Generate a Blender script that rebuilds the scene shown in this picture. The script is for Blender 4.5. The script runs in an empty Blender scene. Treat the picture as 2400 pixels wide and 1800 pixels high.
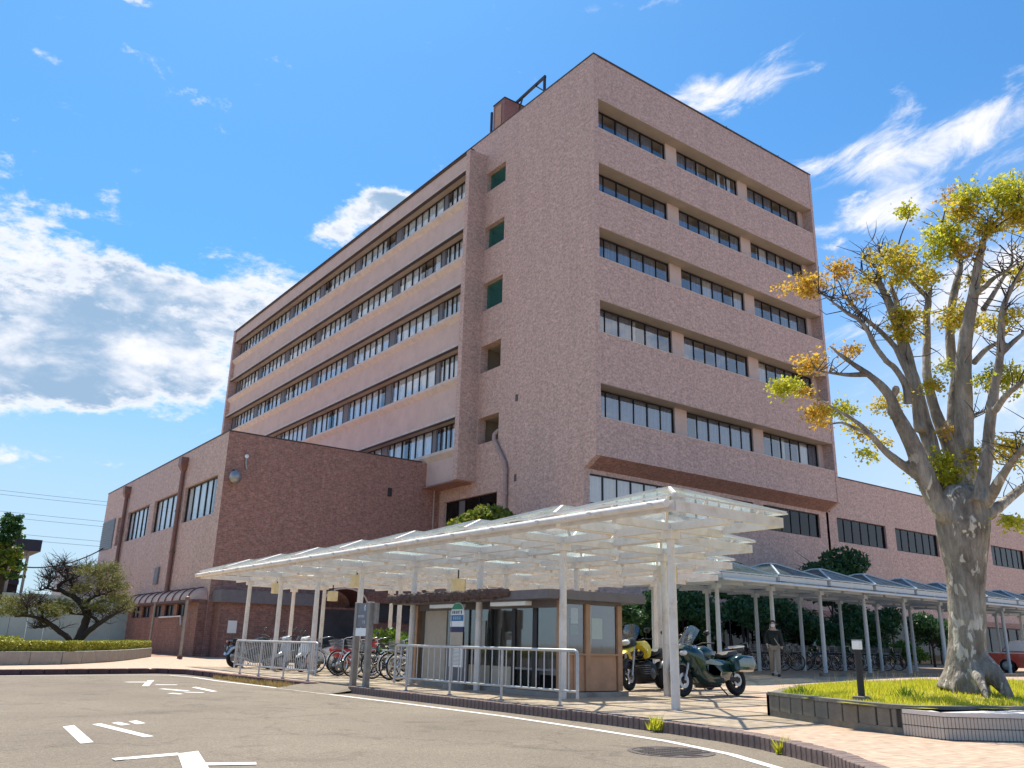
import bpy, bmesh, math, random
from math import sin, cos, pi, radians, atan2, hypot, sqrt, exp
from mathutils import Vector, Matrix, noise as mnoise
import numpy as np
random.seed(7)
S = bpy.context.scene
COL = S.collection

# ------------------------------------------------------------------ camera
F_PX, PITCH, ROLL, YAW, EYE = 1974.2418, 0.299212, 0.0235917, 0.9328257, 0.95
fa = Vector((cos(YAW), sin(YAW), 0)); ra = Vector((sin(YAW), -cos(YAW), 0)); zz = Vector((0, 0, 1))
c_f = cos(PITCH)*fa + sin(PITCH)*zz
u0 = -sin(PITCH)*fa + cos(PITCH)*zz
c_r = cos(ROLL)*ra + sin(ROLL)*u0
c_u = -sin(ROLL)*ra + cos(ROLL)*u0
cam = bpy.data.cameras.new('camera'); cam_o = bpy.data.objects.new('camera', cam); COL.objects.link(cam_o)
cam.sensor_width = 36; cam.lens = F_PX/2400*36; cam.clip_start = 0.05; cam.clip_end = 4000
m3 = Matrix((c_r, c_u, -c_f)).transposed()
cam_o.matrix_world = Matrix.Translation((0, 0, EYE)) @ m3.to_4x4()
S.camera = cam_o

def at(px, py, D):
    """point of the place seen at photo pixel (px, py), D metres away over the ground"""
    d = c_f + c_r*((px-1200)/F_PX) - c_u*((py-900)/F_PX)
    return Vector((0, 0, EYE)) + d*(D/hypot(d.x, d.y))

# ------------------------------------------------------------------ light
SUN_AZ, SUN_EL = radians(14), radians(66)       # azimuth from +Y towards +X
sdir = Vector((sin(SUN_AZ)*cos(SUN_EL), cos(SUN_AZ)*cos(SUN_EL), sin(SUN_EL)))
sl = bpy.data.lights.new('sun', 'SUN'); sl.energy = 4.0; sl.angle = radians(0.5); sl.color = (1, 0.91, 0.78)
so = bpy.data.objects.new('sun', sl); COL.objects.link(so)
so.rotation_euler = (-sdir).to_track_quat('-Z', 'Y').to_euler(); so.location = (0, 0, 60)
W = bpy.data.worlds.new('World'); S.world = W; W.use_nodes = True
S.view_settings.view_transform = 'Standard'; S.view_settings.look = 'None'
S.view_settings.exposure = 0.92; S.view_settings.gamma = 1; S.view_settings.use_curve_mapping = False

def build_sky():
    nt = W.node_tree; N = nt.nodes; L = nt.links; N.clear()
    def nd(t, **k):
        n = N.new(t)
        for a, b in k.items(): setattr(n, a, b)
        return n
    def M(op, a, b=None, c=None):
        n = nd('ShaderNodeMath', operation=op)
        for i, v in enumerate((a, b, c)):
            if v is None: continue
            if isinstance(v, (int, float)): n.inputs[i].default_value = v
            else: L.new(v, n.inputs[i])
        return n.outputs[0]
    out = nd('ShaderNodeOutputWorld'); bg = nd('ShaderNodeBackground'); bg.inputs['Strength'].default_value = 0.15
    L.new(bg.outputs[0], out.inputs[0])
    sky = nd('ShaderNodeTexSky', sky_type='NISHITA'); sky.sun_disc = False
    sky.sun_elevation = SUN_EL; sky.sun_rotation = SUN_AZ; sky.altitude = 0
    sky.air_density = 1.0; sky.dust_density = 0.6; sky.ozone_density = 2.2
    tc = nd('ShaderNodeTexCoord'); sep = nd('ShaderNodeSeparateXYZ'); L.new(tc.outputs['Generated'], sep.inputs[0])
    x, y, z = sep.outputs
    az = M('MULTIPLY', M('ARCTAN2', x, y), 180/pi); el = M('MULTIPLY', M('ARCSINE', z), 180/pi)
    def blob(a, e, sa, se, amp, tilt=0.0):
        da = M('SUBTRACT', az, a); de = M('SUBTRACT', M('SUBTRACT', el, e), M('MULTIPLY', da, tilt))
        q = M('ADD', M('POWER', M('DIVIDE', da, sa), 2), M('POWER', M('DIVIDE', de, se), 2))
        return M('MULTIPLY', M('EXPONENT', M('MULTIPLY', q, -1)), amp)
    def noise(scale, detail, rough, dist, vec):
        n = nd('ShaderNodeTexNoise'); n.inputs['Scale'].default_value = scale; n.inputs['Detail'].default_value = detail
        n.inputs['Roughness'].default_value = rough; n.inputs['Distortion'].default_value = dist
        L.new(vec, n.inputs['Vector']); return n.outputs['Fac']
    def smooth(v, a, b):
        n = nd('ShaderNodeMapRange', interpolation_type='SMOOTHSTEP'); L.new(v, n.inputs[0])
        n.inputs[1].default_value = a; n.inputs[2].default_value = b; return n.outputs[0]
    gen = tc.outputs['Generated']
    def mapped(sc, rot=(0, 0, 0)):
        mp = nd('ShaderNodeMapping'); L.new(gen, mp.inputs[0]); mp.inputs['Scale'].default_value = sc; mp.inputs['Rotation'].default_value = rot
        return mp.outputs[0]
    v1 = mapped((1, 1, 2.0))
    n_c = M('ADD', M('MULTIPLY', noise(5.5, 10, 0.62, 0.3, v1), .6), M('MULTIPLY', noise(17, 8, 0.64, 0.2, v1), .4))
    comb = nd('ShaderNodeCombineXYZ')
    L.new(M('MULTIPLY', az, 0.115), comb.inputs[0])
    L.new(M('MULTIPLY', M('SUBTRACT', el, M('MULTIPLY', az, 0.26)), 0.25), comb.inputs[1])
    n_s = noise(1.6, 11, 0.64, 0.7, comb.outputs[0])
    # cumulus bank low on the left, carried on round to the west, puffs beside the roof
    cum = [(7, 19.0, 9, 4.2, .26), (15, 20.5, 6.5, 3.2, .28), (20.5, 21.8, 4.5, 2.2, .28), (-3, 17, 9, 5, .26), (11, 15.0, 10, 1.9, .29), (0, 13.4, 10, 1.9, .29), (8, 10, 4, .5, .2), (9, 8, 12, 1.6, .14),
           (22.8, 26.2, 2.2, 1.0, .26), (26.6, 29, 2.2, 1.5, .25), (24.5, 27.8, 1.6, .8, .16),
           (-38, 29, 30, 17, .5), (-90, 20, 30, 10, .22), (150, 20, 40, 9, .2), (-160, 22, 40, 8, .18)]
    cir = [(54, 35.6, 5.0, 1.7, .30), (50.5, 35.6, 2.2, 1.1, .20), (60, 30.2, 5, 1.3, .26), (66, 29.6, 5, 2.0, .28), (71, 31, 5, 2, .2), (62.5, 26.6, 5.5, .9, .32), (66, 22, 9, 3, .16), (69, 17, 9, 7, .20), (88, 20, 12, 10, .26), (45, 41, 5, 1.0, .1), (58, 33.5, 2, .5, .14)]
    def total(lst, tilt=0):
        s = None
        for c in lst:
            b = blob(*c, tilt=tilt); s = b if s is None else M('ADD', s, b)
        return s
    dc = M('ADD', M('ADD', M('MULTIPLY', n_c, 1.7), -0.35), M('SUBTRACT', total(cum), 0.722))
    ds = M('ADD', n_s, M('SUBTRACT', total(cir, 0.10), 0.735))
    d_c = smooth(dc, -0.05, 0.12); d_s = M('MULTIPLY', smooth(ds, -0.10, 0.22), .95)
    body = smooth(dc, 0.05, 0.22)
    n_b = M('ADD', M('MULTIPLY', noise(5.5, 8, 0.6, 0.3, mapped((1, 1, 2.6))), .65), M('MULTIPLY', noise(19, 6, 0.6, 0.2, v1), .35))
    shade = M('MULTIPLY', body, M('MULTIPLY', smooth(n_b, 0.36, 0.56), .95))
    def mix(f, a, b):
        n = nd('ShaderNodeMix', data_type='RGBA'); 
        if isinstance(f, float): n.inputs[0].default_value = f
        else: L.new(f, n.inputs[0])
        for i, v in ((6, a), (7, b)):
            if isinstance(v, tuple): n.inputs[i].default_value = (*v, 1)
            else: L.new(v, n.inputs[i])
        return n.outputs[2]
    tint = nd('ShaderNodeMix', data_type='RGBA', blend_type='MULTIPLY'); tint.inputs[0].default_value = 1
    L.new(sky.outputs[0], tint.inputs[6]); tint.inputs[7].default_value = (*SKY_TINT, 1)
    white = (3.7, 3.7, 3.85); grey = (1.15, 1.75, 2.5)
    ccol = mix(shade, white, grey)
    hz = M('MULTIPLY', smooth(el, 22, 3), 0.75)
    base = mix(hz, tint.outputs[2], (2.25, 2.6, 3.05))
    hr = M('MULTIPLY', M('MULTIPLY', smooth(el, 34, 10), smooth(az, 45, 75)), .55)
    base = mix(hr, base, (3.2, 3.45, 3.9))
    r1 = mix(d_s, base, white)
    r2 = mix(M('MULTIPLY', d_c, .95), r1, ccol)
    L.new(r2, bg.inputs['Color'])
SKY_TINT = (0.255, 0.515, 0.67)
build_sky()

# ------------------------------------------------------------------ materials
MATS = {}
def nmat(name):
    m = bpy.data.materials.new(name); m.use_nodes = True; nt = m.node_tree
    b = nt.nodes['Principled BSDF']; MATS[name] = m
    return m, nt, b
def mat(name, col, rough=.6, metal=0.0, var=.12, scale=5.0, bump=0.0, spec=.5, dirt=None, coat=0.0, uv=False, fine=0.0):
    m, nt, b = nmat(name); N = nt.nodes; L = nt.links
    b.inputs['Roughness'].default_value = rough; b.inputs['Metallic'].default_value = metal
    b.inputs['Specular IOR Level'].default_value = spec; b.inputs['Coat Weight'].default_value = coat
    tc = N.new('ShaderNodeTexCoord'); src = tc.outputs['UV' if uv else 'Object']
    n1 = N.new('ShaderNodeTexNoise'); n1.inputs['Scale'].default_value = scale; n1.inputs['Detail'].default_value = 6; n1.inputs['Roughness'].default_value = .65
    L.new(src, n1.inputs['Vector'])
    cr = N.new('ShaderNodeMix'); cr.data_type = 'RGBA'
    cr.inputs[6].default_value = (*[max(0, c*(1-var)) for c in col], 1); cr.inputs[7].default_value = (*[c*(1+var) for c in col], 1)
    mr = N.new('ShaderNodeMapRange'); mr.inputs[1].default_value = .3; mr.inputs[2].default_value = .7
    L.new(n1.outputs['Fac'], mr.inputs[0]); L.new(mr.outputs[0], cr.inputs[0])
    out = cr.outputs[2]
    if dirt:
        dcol, amt, dsc = dirt
        n2 = N.new('ShaderNodeTexNoise'); n2.inputs['Scale'].default_value = dsc; n2.inputs['Detail'].default_value = 8; n2.inputs['Roughness'].default_value = .7
        L.new(src, n2.inputs['Vector'])
        r2 = N.new('ShaderNodeMapRange'); r2.inputs[1].default_value = .52; r2.inputs[2].default_value = .72; r2.inputs[4].default_value = amt
        L.new(n2.outputs['Fac'], r2.inputs[0])
        mx = N.new('ShaderNodeMix'); mx.data_type = 'RGBA'; L.new(r2.outputs[0], mx.inputs[0]); L.new(out, mx.inputs[6]); mx.inputs[7].default_value = (*dcol, 1)
        out = mx.outputs[2]
    L.new(out, b.inputs['Base Color'])
    if bump:
        n3 = N.new('ShaderNodeTexNoise'); n3.inputs['Scale'].default_value = fine or scale*8; n3.inputs['Detail'].default_value = 4
        L.new(src, n3.inputs['Vector'])
        bp = N.new('ShaderNodeBump'); bp.inputs['Strength'].default_value = bump; bp.inputs['Distance'].default_value = .02
        L.new(n3.outputs['Fac'], bp.inputs['Height']); L.new(bp.outputs[0], b.inputs['Normal'])
    return m
def brick_mat(name, c1, c2, mortar, bw=.25, bh=.092, ms=.011, stain=.16, bump=.35, patch=.22):
    m, nt, b = nmat(name); N = nt.nodes; L = nt.links
    b.inputs['Roughness'].default_value = .62; b.inputs['Specular IOR Level'].default_value = .4
    tc = N.new('ShaderNodeTexCoord'); uv = tc.outputs['UV']
    bt = N.new('ShaderNodeTexBrick'); L.new(uv, bt.inputs['Vector'])
    bt.inputs['Scale'].default_value = 1; bt.inputs['Brick Width'].default_value = bw; bt.inputs['Row Height'].default_value = bh
    bt.inputs['Mortar Size'].default_value = ms; bt.inputs['Mortar Smooth'].default_value = .2; bt.inputs['Bias'].default_value = 0
    bt.inputs['Color1'].default_value = (*c1, 1); bt.inputs['Color2'].default_value = (*c2, 1); bt.inputs['Mortar'].default_value = (*mortar, 1)
    vr = N.new('ShaderNodeTexNoise'); vr.inputs['Scale'].default_value = 3.2; vr.inputs['Detail'].default_value = 5; vr.inputs['Roughness'].default_value = .8
    L.new(uv, vr.inputs['Vector'])
    h = N.new('ShaderNodeMix'); h.data_type = 'RGBA'; h.blend_type = 'MULTIPLY'; h.inputs[0].default_value = 1
    r = N.new('ShaderNodeMapRange'); r.inputs[1].default_value = .3; r.inputs[2].default_value = .7; r.inputs[3].default_value = 1-patch; r.inputs[4].default_value = 1+patch
    L.new(vr.outputs['Fac'], r.inputs[0]); L.new(bt.outputs['Color'], h.inputs[6]); L.new(r.outputs[0], h.inputs[7])
    # speckle: single tiles fired lighter or darker
    sp = N.new('ShaderNodeTexNoise'); sp.inputs['Scale'].default_value = 7.5; sp.inputs['Detail'].default_value = 2
    L.new(uv, sp.inputs['Vector'])
    rs = N.new('ShaderNodeMapRange'); rs.inputs[1].default_value = .35; rs.inputs[2].default_value = .65; rs.inputs[3].default_value = .83; rs.inputs[4].default_value = 1.17
    L.new(sp.outputs['Fac'], rs.inputs[0])
    h2 = N.new('ShaderNodeMix'); h2.data_type = 'RGBA'; h2.blend_type = 'MULTIPLY'; h2.inputs[0].default_value = 1
    L.new(h.outputs[2], h2.inputs[6]); L.new(rs.outputs[0], h2.inputs[7])
    # rain streaks running down
    mp = N.new('ShaderNodeMapping'); mp.inputs['Scale'].default_value = (1.3, .12, 1); L.new(uv, mp.inputs[0])
    st = N.new('ShaderNodeTexNoise'); st.inputs['Scale'].default_value = 1; st.inputs['Detail'].default_value = 6; st.inputs['Roughness'].default_value = .7; L.new(mp.outputs[0], st.inputs['Vector'])
    r3 = N.new('ShaderNodeMapRange'); r3.inputs[1].default_value = .45; r3.inputs[2].default_value = .8; r3.inputs[3].default_value = 1; r3.inputs[4].default_value = 1-stain
    L.new(st.outputs['Fac'], r3.inputs[0])
    h3 = N.new('ShaderNodeMix'); h3.data_type = 'RGBA'; h3.blend_type = 'MULTIPLY'; h3.inputs[0].default_value = 1
    L.new(h2.outputs[2], h3.inputs[6]); L.new(r3.outputs[0], h3.inputs[7])
    L.new(h3.outputs[2], b.inputs['Base Color'])
    bp = N.new('ShaderNodeBump'); bp.inputs['Strength'].default_value = bump; bp.inputs['Distance'].default_value = .01; bp.invert = True
    L.new(bt.outputs['Fac'], bp.inputs['Height']); L.new(bp.outputs[0], b.inputs['Normal'])
    return m
def glass_mat(name, tint, ior=1.55, fmin=.04, rough=.02, wave=.0):
    m, nt, b = nmat(name); N = nt.nodes; L = nt.links; N.remove(b)
    out = N['Material Output']
    tr = N.new('ShaderNodeBsdfTransparent'); tr.inputs[0].default_value = (*tint, 1)
    gl = N.new('ShaderNodeBsdfGlossy'); gl.inputs['Roughness'].default_value = rough; gl.inputs[0].default_value = (.95, .97, 1, 1)
    fr = N.new('ShaderNodeFresnel'); fr.inputs[0].default_value = ior
    mx0 = N.new('ShaderNodeMath'); mx0.operation = 'MAXIMUM'; mx0.inputs[1].default_value = fmin; L.new(fr.outputs[0], mx0.inputs[0])
    ge = N.new('ShaderNodeNewGeometry'); iv = N.new('ShaderNodeMath'); iv.operation = 'SUBTRACT'; iv.inputs[0].default_value = 1; L.new(ge.outputs['Backfacing'], iv.inputs[1])
    mx = N.new('ShaderNodeMath'); mx.operation = 'MULTIPLY'; L.new(mx0.outputs[0], mx.inputs[0]); L.new(iv.outputs[0], mx.inputs[1])
    ms = N.new('ShaderNodeMixShader'); L.new(mx.outputs[0], ms.inputs[0]); L.new(tr.outputs[0], ms.inputs[1]); L.new(gl.outputs[0], ms.inputs[2])
    L.new(ms.outputs[0], out.inputs[0])
    if wave:
        tc = N.new('ShaderNodeTexCoord'); n = N.new('ShaderNodeTexNoise'); n.inputs['Scale'].default_value = 1.6; L.new(tc.outputs['Object'], n.inputs['Vector'])
        bp = N.new('ShaderNodeBump'); bp.inputs['Strength'].default_value = wave; bp.inputs['Distance'].default_value = .02
        L.new(n.outputs['Fac'], bp.inputs['Height']); L.new(bp.outputs[0], gl.inputs['Normal']); L.new(bp.outputs[0], fr.inputs['Normal'])
    return m
def poly_mat(name, col, trans=.35, see=.3, dirt=.3):
    """roof glazing: part clear, part milky, with grime"""
    m, nt, b = nmat(name); N = nt.nodes; L = nt.links; out = N['Material Output']
    b.inputs['Base Color'].default_value = (*col, 1); b.inputs['Roughness'].default_value = .25
    tl = N.new('ShaderNodeBsdfTranslucent'); tl.inputs[0].default_value = (*col, 1)
    tp = N.new('ShaderNodeBsdfTransparent'); tp.inputs[0].default_value = (*[min(1, c*1.05) for c in col], 1)
    m1 = N.new('ShaderNodeMixShader'); m1.inputs[0].default_value = trans; L.new(b.outputs[0], m1.inputs[1]); L.new(tl.outputs[0], m1.inputs[2])
    m2 = N.new('ShaderNodeMixShader'); L.new(m1.outputs[0], m2.inputs[1]); L.new(tp.outputs[0], m2.inputs[2])
    tc = N.new('ShaderNodeTexCoord'); n = N.new('ShaderNodeTexNoise'); n.inputs['Scale'].default_value = 2.2; n.inputs['Detail'].default_value = 6; L.new(tc.outputs['Object'], n.inputs['Vector'])
    r = N.new('ShaderNodeMapRange'); r.inputs[1].default_value = .35; r.inputs[2].default_value = .7; r.inputs[3].default_value = see+.1; r.inputs[4].default_value = max(0, see-dirt)
    L.new(n.outputs['Fac'], r.inputs[0]); L.new(r.outputs[0], m2.inputs[0])
    L.new(m2.outputs[0], out.inputs[0])
    return m
def leaf_mat(name, c1, c2, c3=None, trans=.45):
    m, nt, b = nmat(name); N = nt.nodes; L = nt.links; out = N['Material Output']
    g = N.new('ShaderNodeNewGeometry'); cr = N.new('ShaderNodeValToRGB')
    e = cr.color_ramp.elements; e[0].color = (*c1, 1); e[1].color = (*c2, 1)
    if c3: x = e.new(.5); x.color = (*c3, 1)
    L.new(g.outputs['Random Per Island'], cr.inputs[0])
    b.inputs['Roughness'].default_value = .5; L.new(cr.outputs[0], b.inputs['Base Color'])
    tl = N.new('ShaderNodeBsdfTranslucent'); L.new(cr.outputs[0], tl.inputs[0])
    ms = N.new('ShaderNodeMixShader'); ms.inputs[0].default_value = trans; L.new(b.outputs[0], ms.inputs[1]); L.new(tl.outputs[0], ms.inputs[2])
    L.new(ms.outputs[0], out.inputs[0])
    return m

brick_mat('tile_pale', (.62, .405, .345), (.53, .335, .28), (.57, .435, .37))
brick_mat('tile_dark', (.40, .195, .155), (.31, .15, .12), (.36, .24, .20), patch=.3)  # redder brick, darkened with the shade of end wall and undersides in its colour
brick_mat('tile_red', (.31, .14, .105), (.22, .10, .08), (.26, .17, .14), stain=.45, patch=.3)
mat('soffit', (.40, .33, .26), .8, var=.1, scale=1.2)
mat('concrete_ledge', (.62, .52, .46), .8, var=.12, scale=2, dirt=((.28, .22, .18), .35, 3))
mat('render_pink', (.61, .46, .405), .85, var=.08, scale=.8, dirt=((.36, .26, .22), .35, 1.2), bump=.1)
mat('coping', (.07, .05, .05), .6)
mat('frame_dark', (.018, .018, .024), .4, .3)
mat('frame_grey', (.20, .20, .23), .55, .2)
mat('panel_grey', (.17, .165, .19), .6)
mat('room_dark', (.05, .048, .055), .9, var=.4, scale=.8)
mat('curtain', (.84, .86, .86), .9, var=.05)
mat('curtain_warm', (.66, .60, .54), .9, var=.08)
mat('curtain_dark', (.20, .21, .26), .9, var=.15)
glass_mat('window_glass', (.97, .985, 1.0), 1.9, .24, .012, .02)
glass_mat('dark_glass', (.30, .38, .38), 1.45, .04, .03, .03)
glass_mat('clear_glass', (.85, .92, .9), 1.5, .05, .02)
glass_mat('screen_glass', (.72, .76, .77), 1.6, .2, .04)
mat('pipe_brown', (.22, .105, .085), .5, var=.2)
mat('pipe_pink', (.42, .29, .25), .6, var=.15, dirt=((.2, .14, .12), .5, 4))
mat('vent_dark', (.03, .03, .035), .7)
mat('metal_grey', (.33, .34, .36), .4, .6, dirt=((.16, .12, .1), .4, 6))
mat('galv', (.52, .51, .50), .42, .45, dirt=((.30, .22, .16), .5, 9))
mat('white_paint', (.74, .73, .74), .45, var=.07, dirt=((.45, .33, .24), .45, 7))
mat('canopy_steel', (.74, .69, .64), .5, var=.10, scale=3, dirt=((.50, .33, .18), .70, 2.4))
mat('canopy_steel_shade', (.50, .56, .59), .45, var=.1, dirt=((.36, .36, .35), .4, 5))
poly_mat('roof_glazing', (.84, .93, .91), .5, .84, .20)
poly_mat('roof_glazing_shade', (.16, .23, .25), .30, .55, .2)
mat('lamp_cream', (.75, .62, .36), .5)
mat('rust_dark', (.06, .035, .03), .8, var=.4, scale=9)
poly_mat('arcade_orange', (.92, .62, .48), .35, .12, .1)
mat('arcade_frame', (.12, .055, .055), .5)
mat('wood_brown', (.42, .235, .135), .55, var=.2, scale=3, dirt=((.2, .11, .07), .35, 2))
mat('wood_panel', (.46, .25, .15), .5, var=.15, scale=2.5, dirt=((.27, .15, .08), .5, 1.5))
mat('slate_grey', (.16, .145, .155), .7, var=.15)
mat('roof_rust', (.13, .085, .075), .85, var=.55, scale=18, bump=.6)
mat('beige_board', (.46, .40, .32), .7, var=.1)
mat('paper', (.85, .84, .78), .8, var=.05)
mat('paper_yellow', (.75, .77, .48), .8, var=.05)
mat('paper_green', (.35, .62, .50), .7, var=.05)
mat('poster_green', (.10, .30, .15), .7)
mat('sign_grey', (.16, .165, .19), .5)
mat('sign_white', (.84, .86, .85), .5, var=.04)
mat('sign_navy', (.012, .02, .09), .4)
mat('sign_blue', (.02, .16, .36), .4)
mat('sign_green', (.01, .22, .11), .4)
mat('ink', (.03, .03, .04), .6)
mat('post_weathered', (.30, .27, .24), .6, .2, var=.2, dirt=((.30, .16, .09), .6, 6))
mat('concrete', (.30, .285, .26), .85, var=.18, scale=3, bump=.2, dirt=((.10, .095, .085), .6, 2.2))
mat('planter_stone', (.17, .16, .135), .85, var=.3, scale=4, bump=.5, dirt=((.07, .10, .07), .75, 2.5))
mat('kerb_brick', (.20, .145, .13), .85, var=.3, scale=9, bump=.4, dirt=((.07, .07, .045), .6, 7))
mat('kerb_dark', (.085, .045, .05), .85, var=.25, scale=4, bump=.3)
mat('bench_tile', (.50, .45, .385), .6, var=.22, scale=7, dirt=((.20, .17, .13), .55, 4))
mat('bench_top', (.66, .62, .57), .7, var=.1, scale=6, dirt=((.3, .25, .2), .3, 5))
mat('soil', (.30, .28, .05), .95, var=.4, scale=7, bump=.6)
mat('road_paint', (.70, .69, .66), .7, var=.06, scale=14, dirt=((.30, .27, .23), .75, 13))
mat('cast_iron', (.10, .085, .08), .6, .4, var=.3, scale=20)
mat('tyre', (.014, .014, .016), .8, var=.2)
mat('rubber_black', (.02, .02, .022), .55)
mat('chrome', (.75, .75, .77), .18, 1.0, var=.03)
mat('alloy', (.45, .45, .47), .35, .8)
mat('black_gloss', (.012, .013, .016), .22, .1, coat=.6)
mat('black_matt', (.022, .022, .025), .6)
mat('bike_green', (.012, .045, .042), .22, .35, coat=.8)
mat('case_silver', (.20, .25, .25), .35, .3, coat=.4)
mat('bike_yellow', (.80, .62, .02), .3, coat=.6)
mat('paint_red', (.50, .02, .03), .3, coat=.6)
mat('taxi_red', (.62, .055, .025), .3, coat=.7)
mat('paint_white', (.78, .78, .78), .3, coat=.5)
mat('scooter_white', (.70, .69, .66), .35, coat=.4)
mat('paint_blue', (.10, .20, .42), .3, coat=.5)
mat('paint_silver', (.52, .53, .55), .35, .4)
mat('paint_teal', (.03, .22, .21), .35, coat=.4)
mat('paint_cream', (.60, .55, .44), .4)
mat('saddle_brown', (.16, .08, .05), .6)
mat('lens_red', (.55, .02, .03), .2, coat=.8)
mat('lens_clear', (.75, .75, .76), .12, coat=.8)
mat('lamp_yellow', (.85, .55, .03), .4)
mat('skin', (.55, .36, .27), .55, var=.05)
mat('hair', (.02, .015, .013), .6)
mat('jacket', (.016, .026, .026), .85, var=.3, scale=30, bump=.3)
mat('trousers', (.34, .28, .22), .85, var=.12, scale=20, bump=.2)
mat('mask_white', (.82, .82, .82), .8)
mat('shoe', (.02, .018, .018), .6)
mat('strap', (.42, .38, .32), .8)
mat('house_dark', (.042, .026, .03), .8, var=.2, scale=1)
mat('house_fin', (.30, .25, .23), .7)
mat('house_roof', (.02, .022, .045), .6)
mat('hoarding', (.34, .43, .41), .75, var=.12, scale=.7, dirt=((.22, .25, .24), .3, 1))
mat('shed_grey', (.42, .42, .42), .7)
mat('cable', (.04, .045, .055), .6)
mat('net_teal', (.03, .12, .11), .8)
mat('louvre', (.19, .22, .25), .5, .3)
leaf_mat('leaf_plane', (.52, .36, .04), (.42, .46, .05), (.62, .50, .05), .6)
leaf_mat('leaf_plane_orange', (.58, .30, .05), (.62, .46, .07), (.56, .38, .05), .6)
leaf_mat('leaf_plane_green', (.46, .50, .04), (.34, .42, .03), (.64, .58, .05), .6)
leaf_mat('leaf_dark', (.025, .075, .025), (.06, .16, .045), (.04, .11, .035), .3)
leaf_mat('leaf_mid', (.03, .09, .02), (.10, .17, .03), (.05, .13, .025), .35)
leaf_mat('leaf_bright', (.10, .22, .02), (.26, .34, .03), (.07, .16, .02), .45)
leaf_mat('leaf_yellowgreen', (.17, .22, .025), (.32, .30, .04), (.10, .17, .02), .45)
leaf_mat('leaf_pine', (.07, .10, .03), (.36, .33, .08), (.20, .20, .05), .35)
leaf_mat('leaf_hedge', (.16, .20, .02), (.52, .47, .05), (.38, .38, .04), .12)
leaf_mat('grass_lit', (.66, .60, .04), (.78, .68, .09), (.48, .54, .04), .6)
leaf_mat('grass_dry', (.42, .28, .10), (.30, .22, .08), (.5, .36, .14), .3)
leaf_mat('twig', (.055, .032, .034), (.09, .055, .05), None, .0)

def bark_mat():
    m, nt, b = nmat('bark_plane'); N = nt.nodes; L = nt.links
    b.inputs['Roughness'].default_value = .85; b.inputs['Specular IOR Level'].default_value = .2
    tc = N.new('ShaderNodeTexCoord'); o = tc.outputs['Object']
    mp = N.new('ShaderNodeMapping'); mp.inputs['Scale'].default_value = (1, 1, .45); L.new(o, mp.inputs[0])
    n1 = N.new('ShaderNodeTexNoise'); n1.inputs['Scale'].default_value = 3.5; n1.inputs['Detail'].default_value = 7; n1.inputs['Roughness'].default_value = .7; L.new(mp.outputs[0], n1.inputs['Vector'])
    cr = N.new('ShaderNodeValToRGB'); e = cr.color_ramp.elements
    e[0].position = .32; e[0].color = (.11, .092, .072, 1); e[1].position = .68; e[1].color = (.42, .38, .32, 1)
    x = e.new(.5); x.color = (.27, .24, .20, 1)
    L.new(n1.outputs['Fac'], cr.inputs[0])
    # pale flakes where the bark has peeled
    v = N.new('ShaderNodeTexNoise'); v.inputs['Scale'].default_value = 8; v.inputs['Detail'].default_value = 5; v.inputs['Distortion'].default_value = .6; L.new(mp.outputs[0], v.inputs['Vector'])
    r = N.new('ShaderNodeMapRange'); r.inputs[1].default_value = .58; r.inputs[2].default_value = .62; L.new(v.outputs['Fac'], r.inputs[0])
    sp = N.new('ShaderNodeSeparateXYZ'); L.new(o, sp.inputs[0])
    rh = N.new('ShaderNodeMapRange'); rh.inputs[1].default_value = 4.2; rh.inputs[2].default_value = 2.8; L.new(sp.outputs[2], rh.inputs[0])
    mu = N.new('ShaderNodeMath'); mu.operation = 'MULTIPLY'; L.new(r.outputs[0], mu.inputs[0]); L.new(rh.outputs[0], mu.inputs[1])
    mx = N.new('ShaderNodeMix'); mx.data_type = 'RGBA'; L.new(mu.outputs[0], mx.inputs[0]); L.new(cr.outputs[0], mx.inputs[6]); mx.inputs[7].default_value = (.60, .56, .48, 1)
    mf = N.new('ShaderNodeMapping'); mf.inputs['Scale'].default_value = (9, 9, .7); L.new(o, mf.inputs[0])
    nf = N.new('ShaderNodeTexNoise'); nf.inputs['Scale'].default_value = 1.6; nf.inputs['Detail'].default_value = 6; nf.inputs['Roughness'].default_value = .7; nf.inputs['Distortion'].default_value = .5; L.new(mf.outputs[0], nf.inputs['Vector'])
    rf = N.new('ShaderNodeMapRange'); rf.inputs[1].default_value = .35; rf.inputs[2].default_value = .6; rf.inputs[3].default_value = .68; rf.inputs[4].default_value = 1.1; L.new(nf.outputs['Fac'], rf.inputs[0])
    fm_ = N.new('ShaderNodeMix'); fm_.data_type = 'RGBA'; fm_.blend_type = 'MULTIPLY'; fm_.inputs[0].default_value = 1; L.new(mx.outputs[2], fm_.inputs[6]); L.new(rf.outputs[0], fm_.inputs[7])
    L.new(fm_.outputs[2], b.inputs['Base Color'])
    n3 = N.new('ShaderNodeTexNoise'); n3.inputs['Scale'].default_value = 14; n3.inputs['Detail'].default_value = 6; L.new(mp.outputs[0], n3.inputs['Vector'])
    bp = N.new('ShaderNodeBump'); bp.inputs['Strength'].default_value = .9; bp.inputs['Distance'].default_value = .06; L.new(n3.outputs['Fac'], bp.inputs['Height']); L.new(bp.outputs[0], b.inputs['Normal'])
bark_mat()
mat('bark_dark', (.045, .032, .03), .9, var=.35, scale=8, bump=.5)

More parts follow.
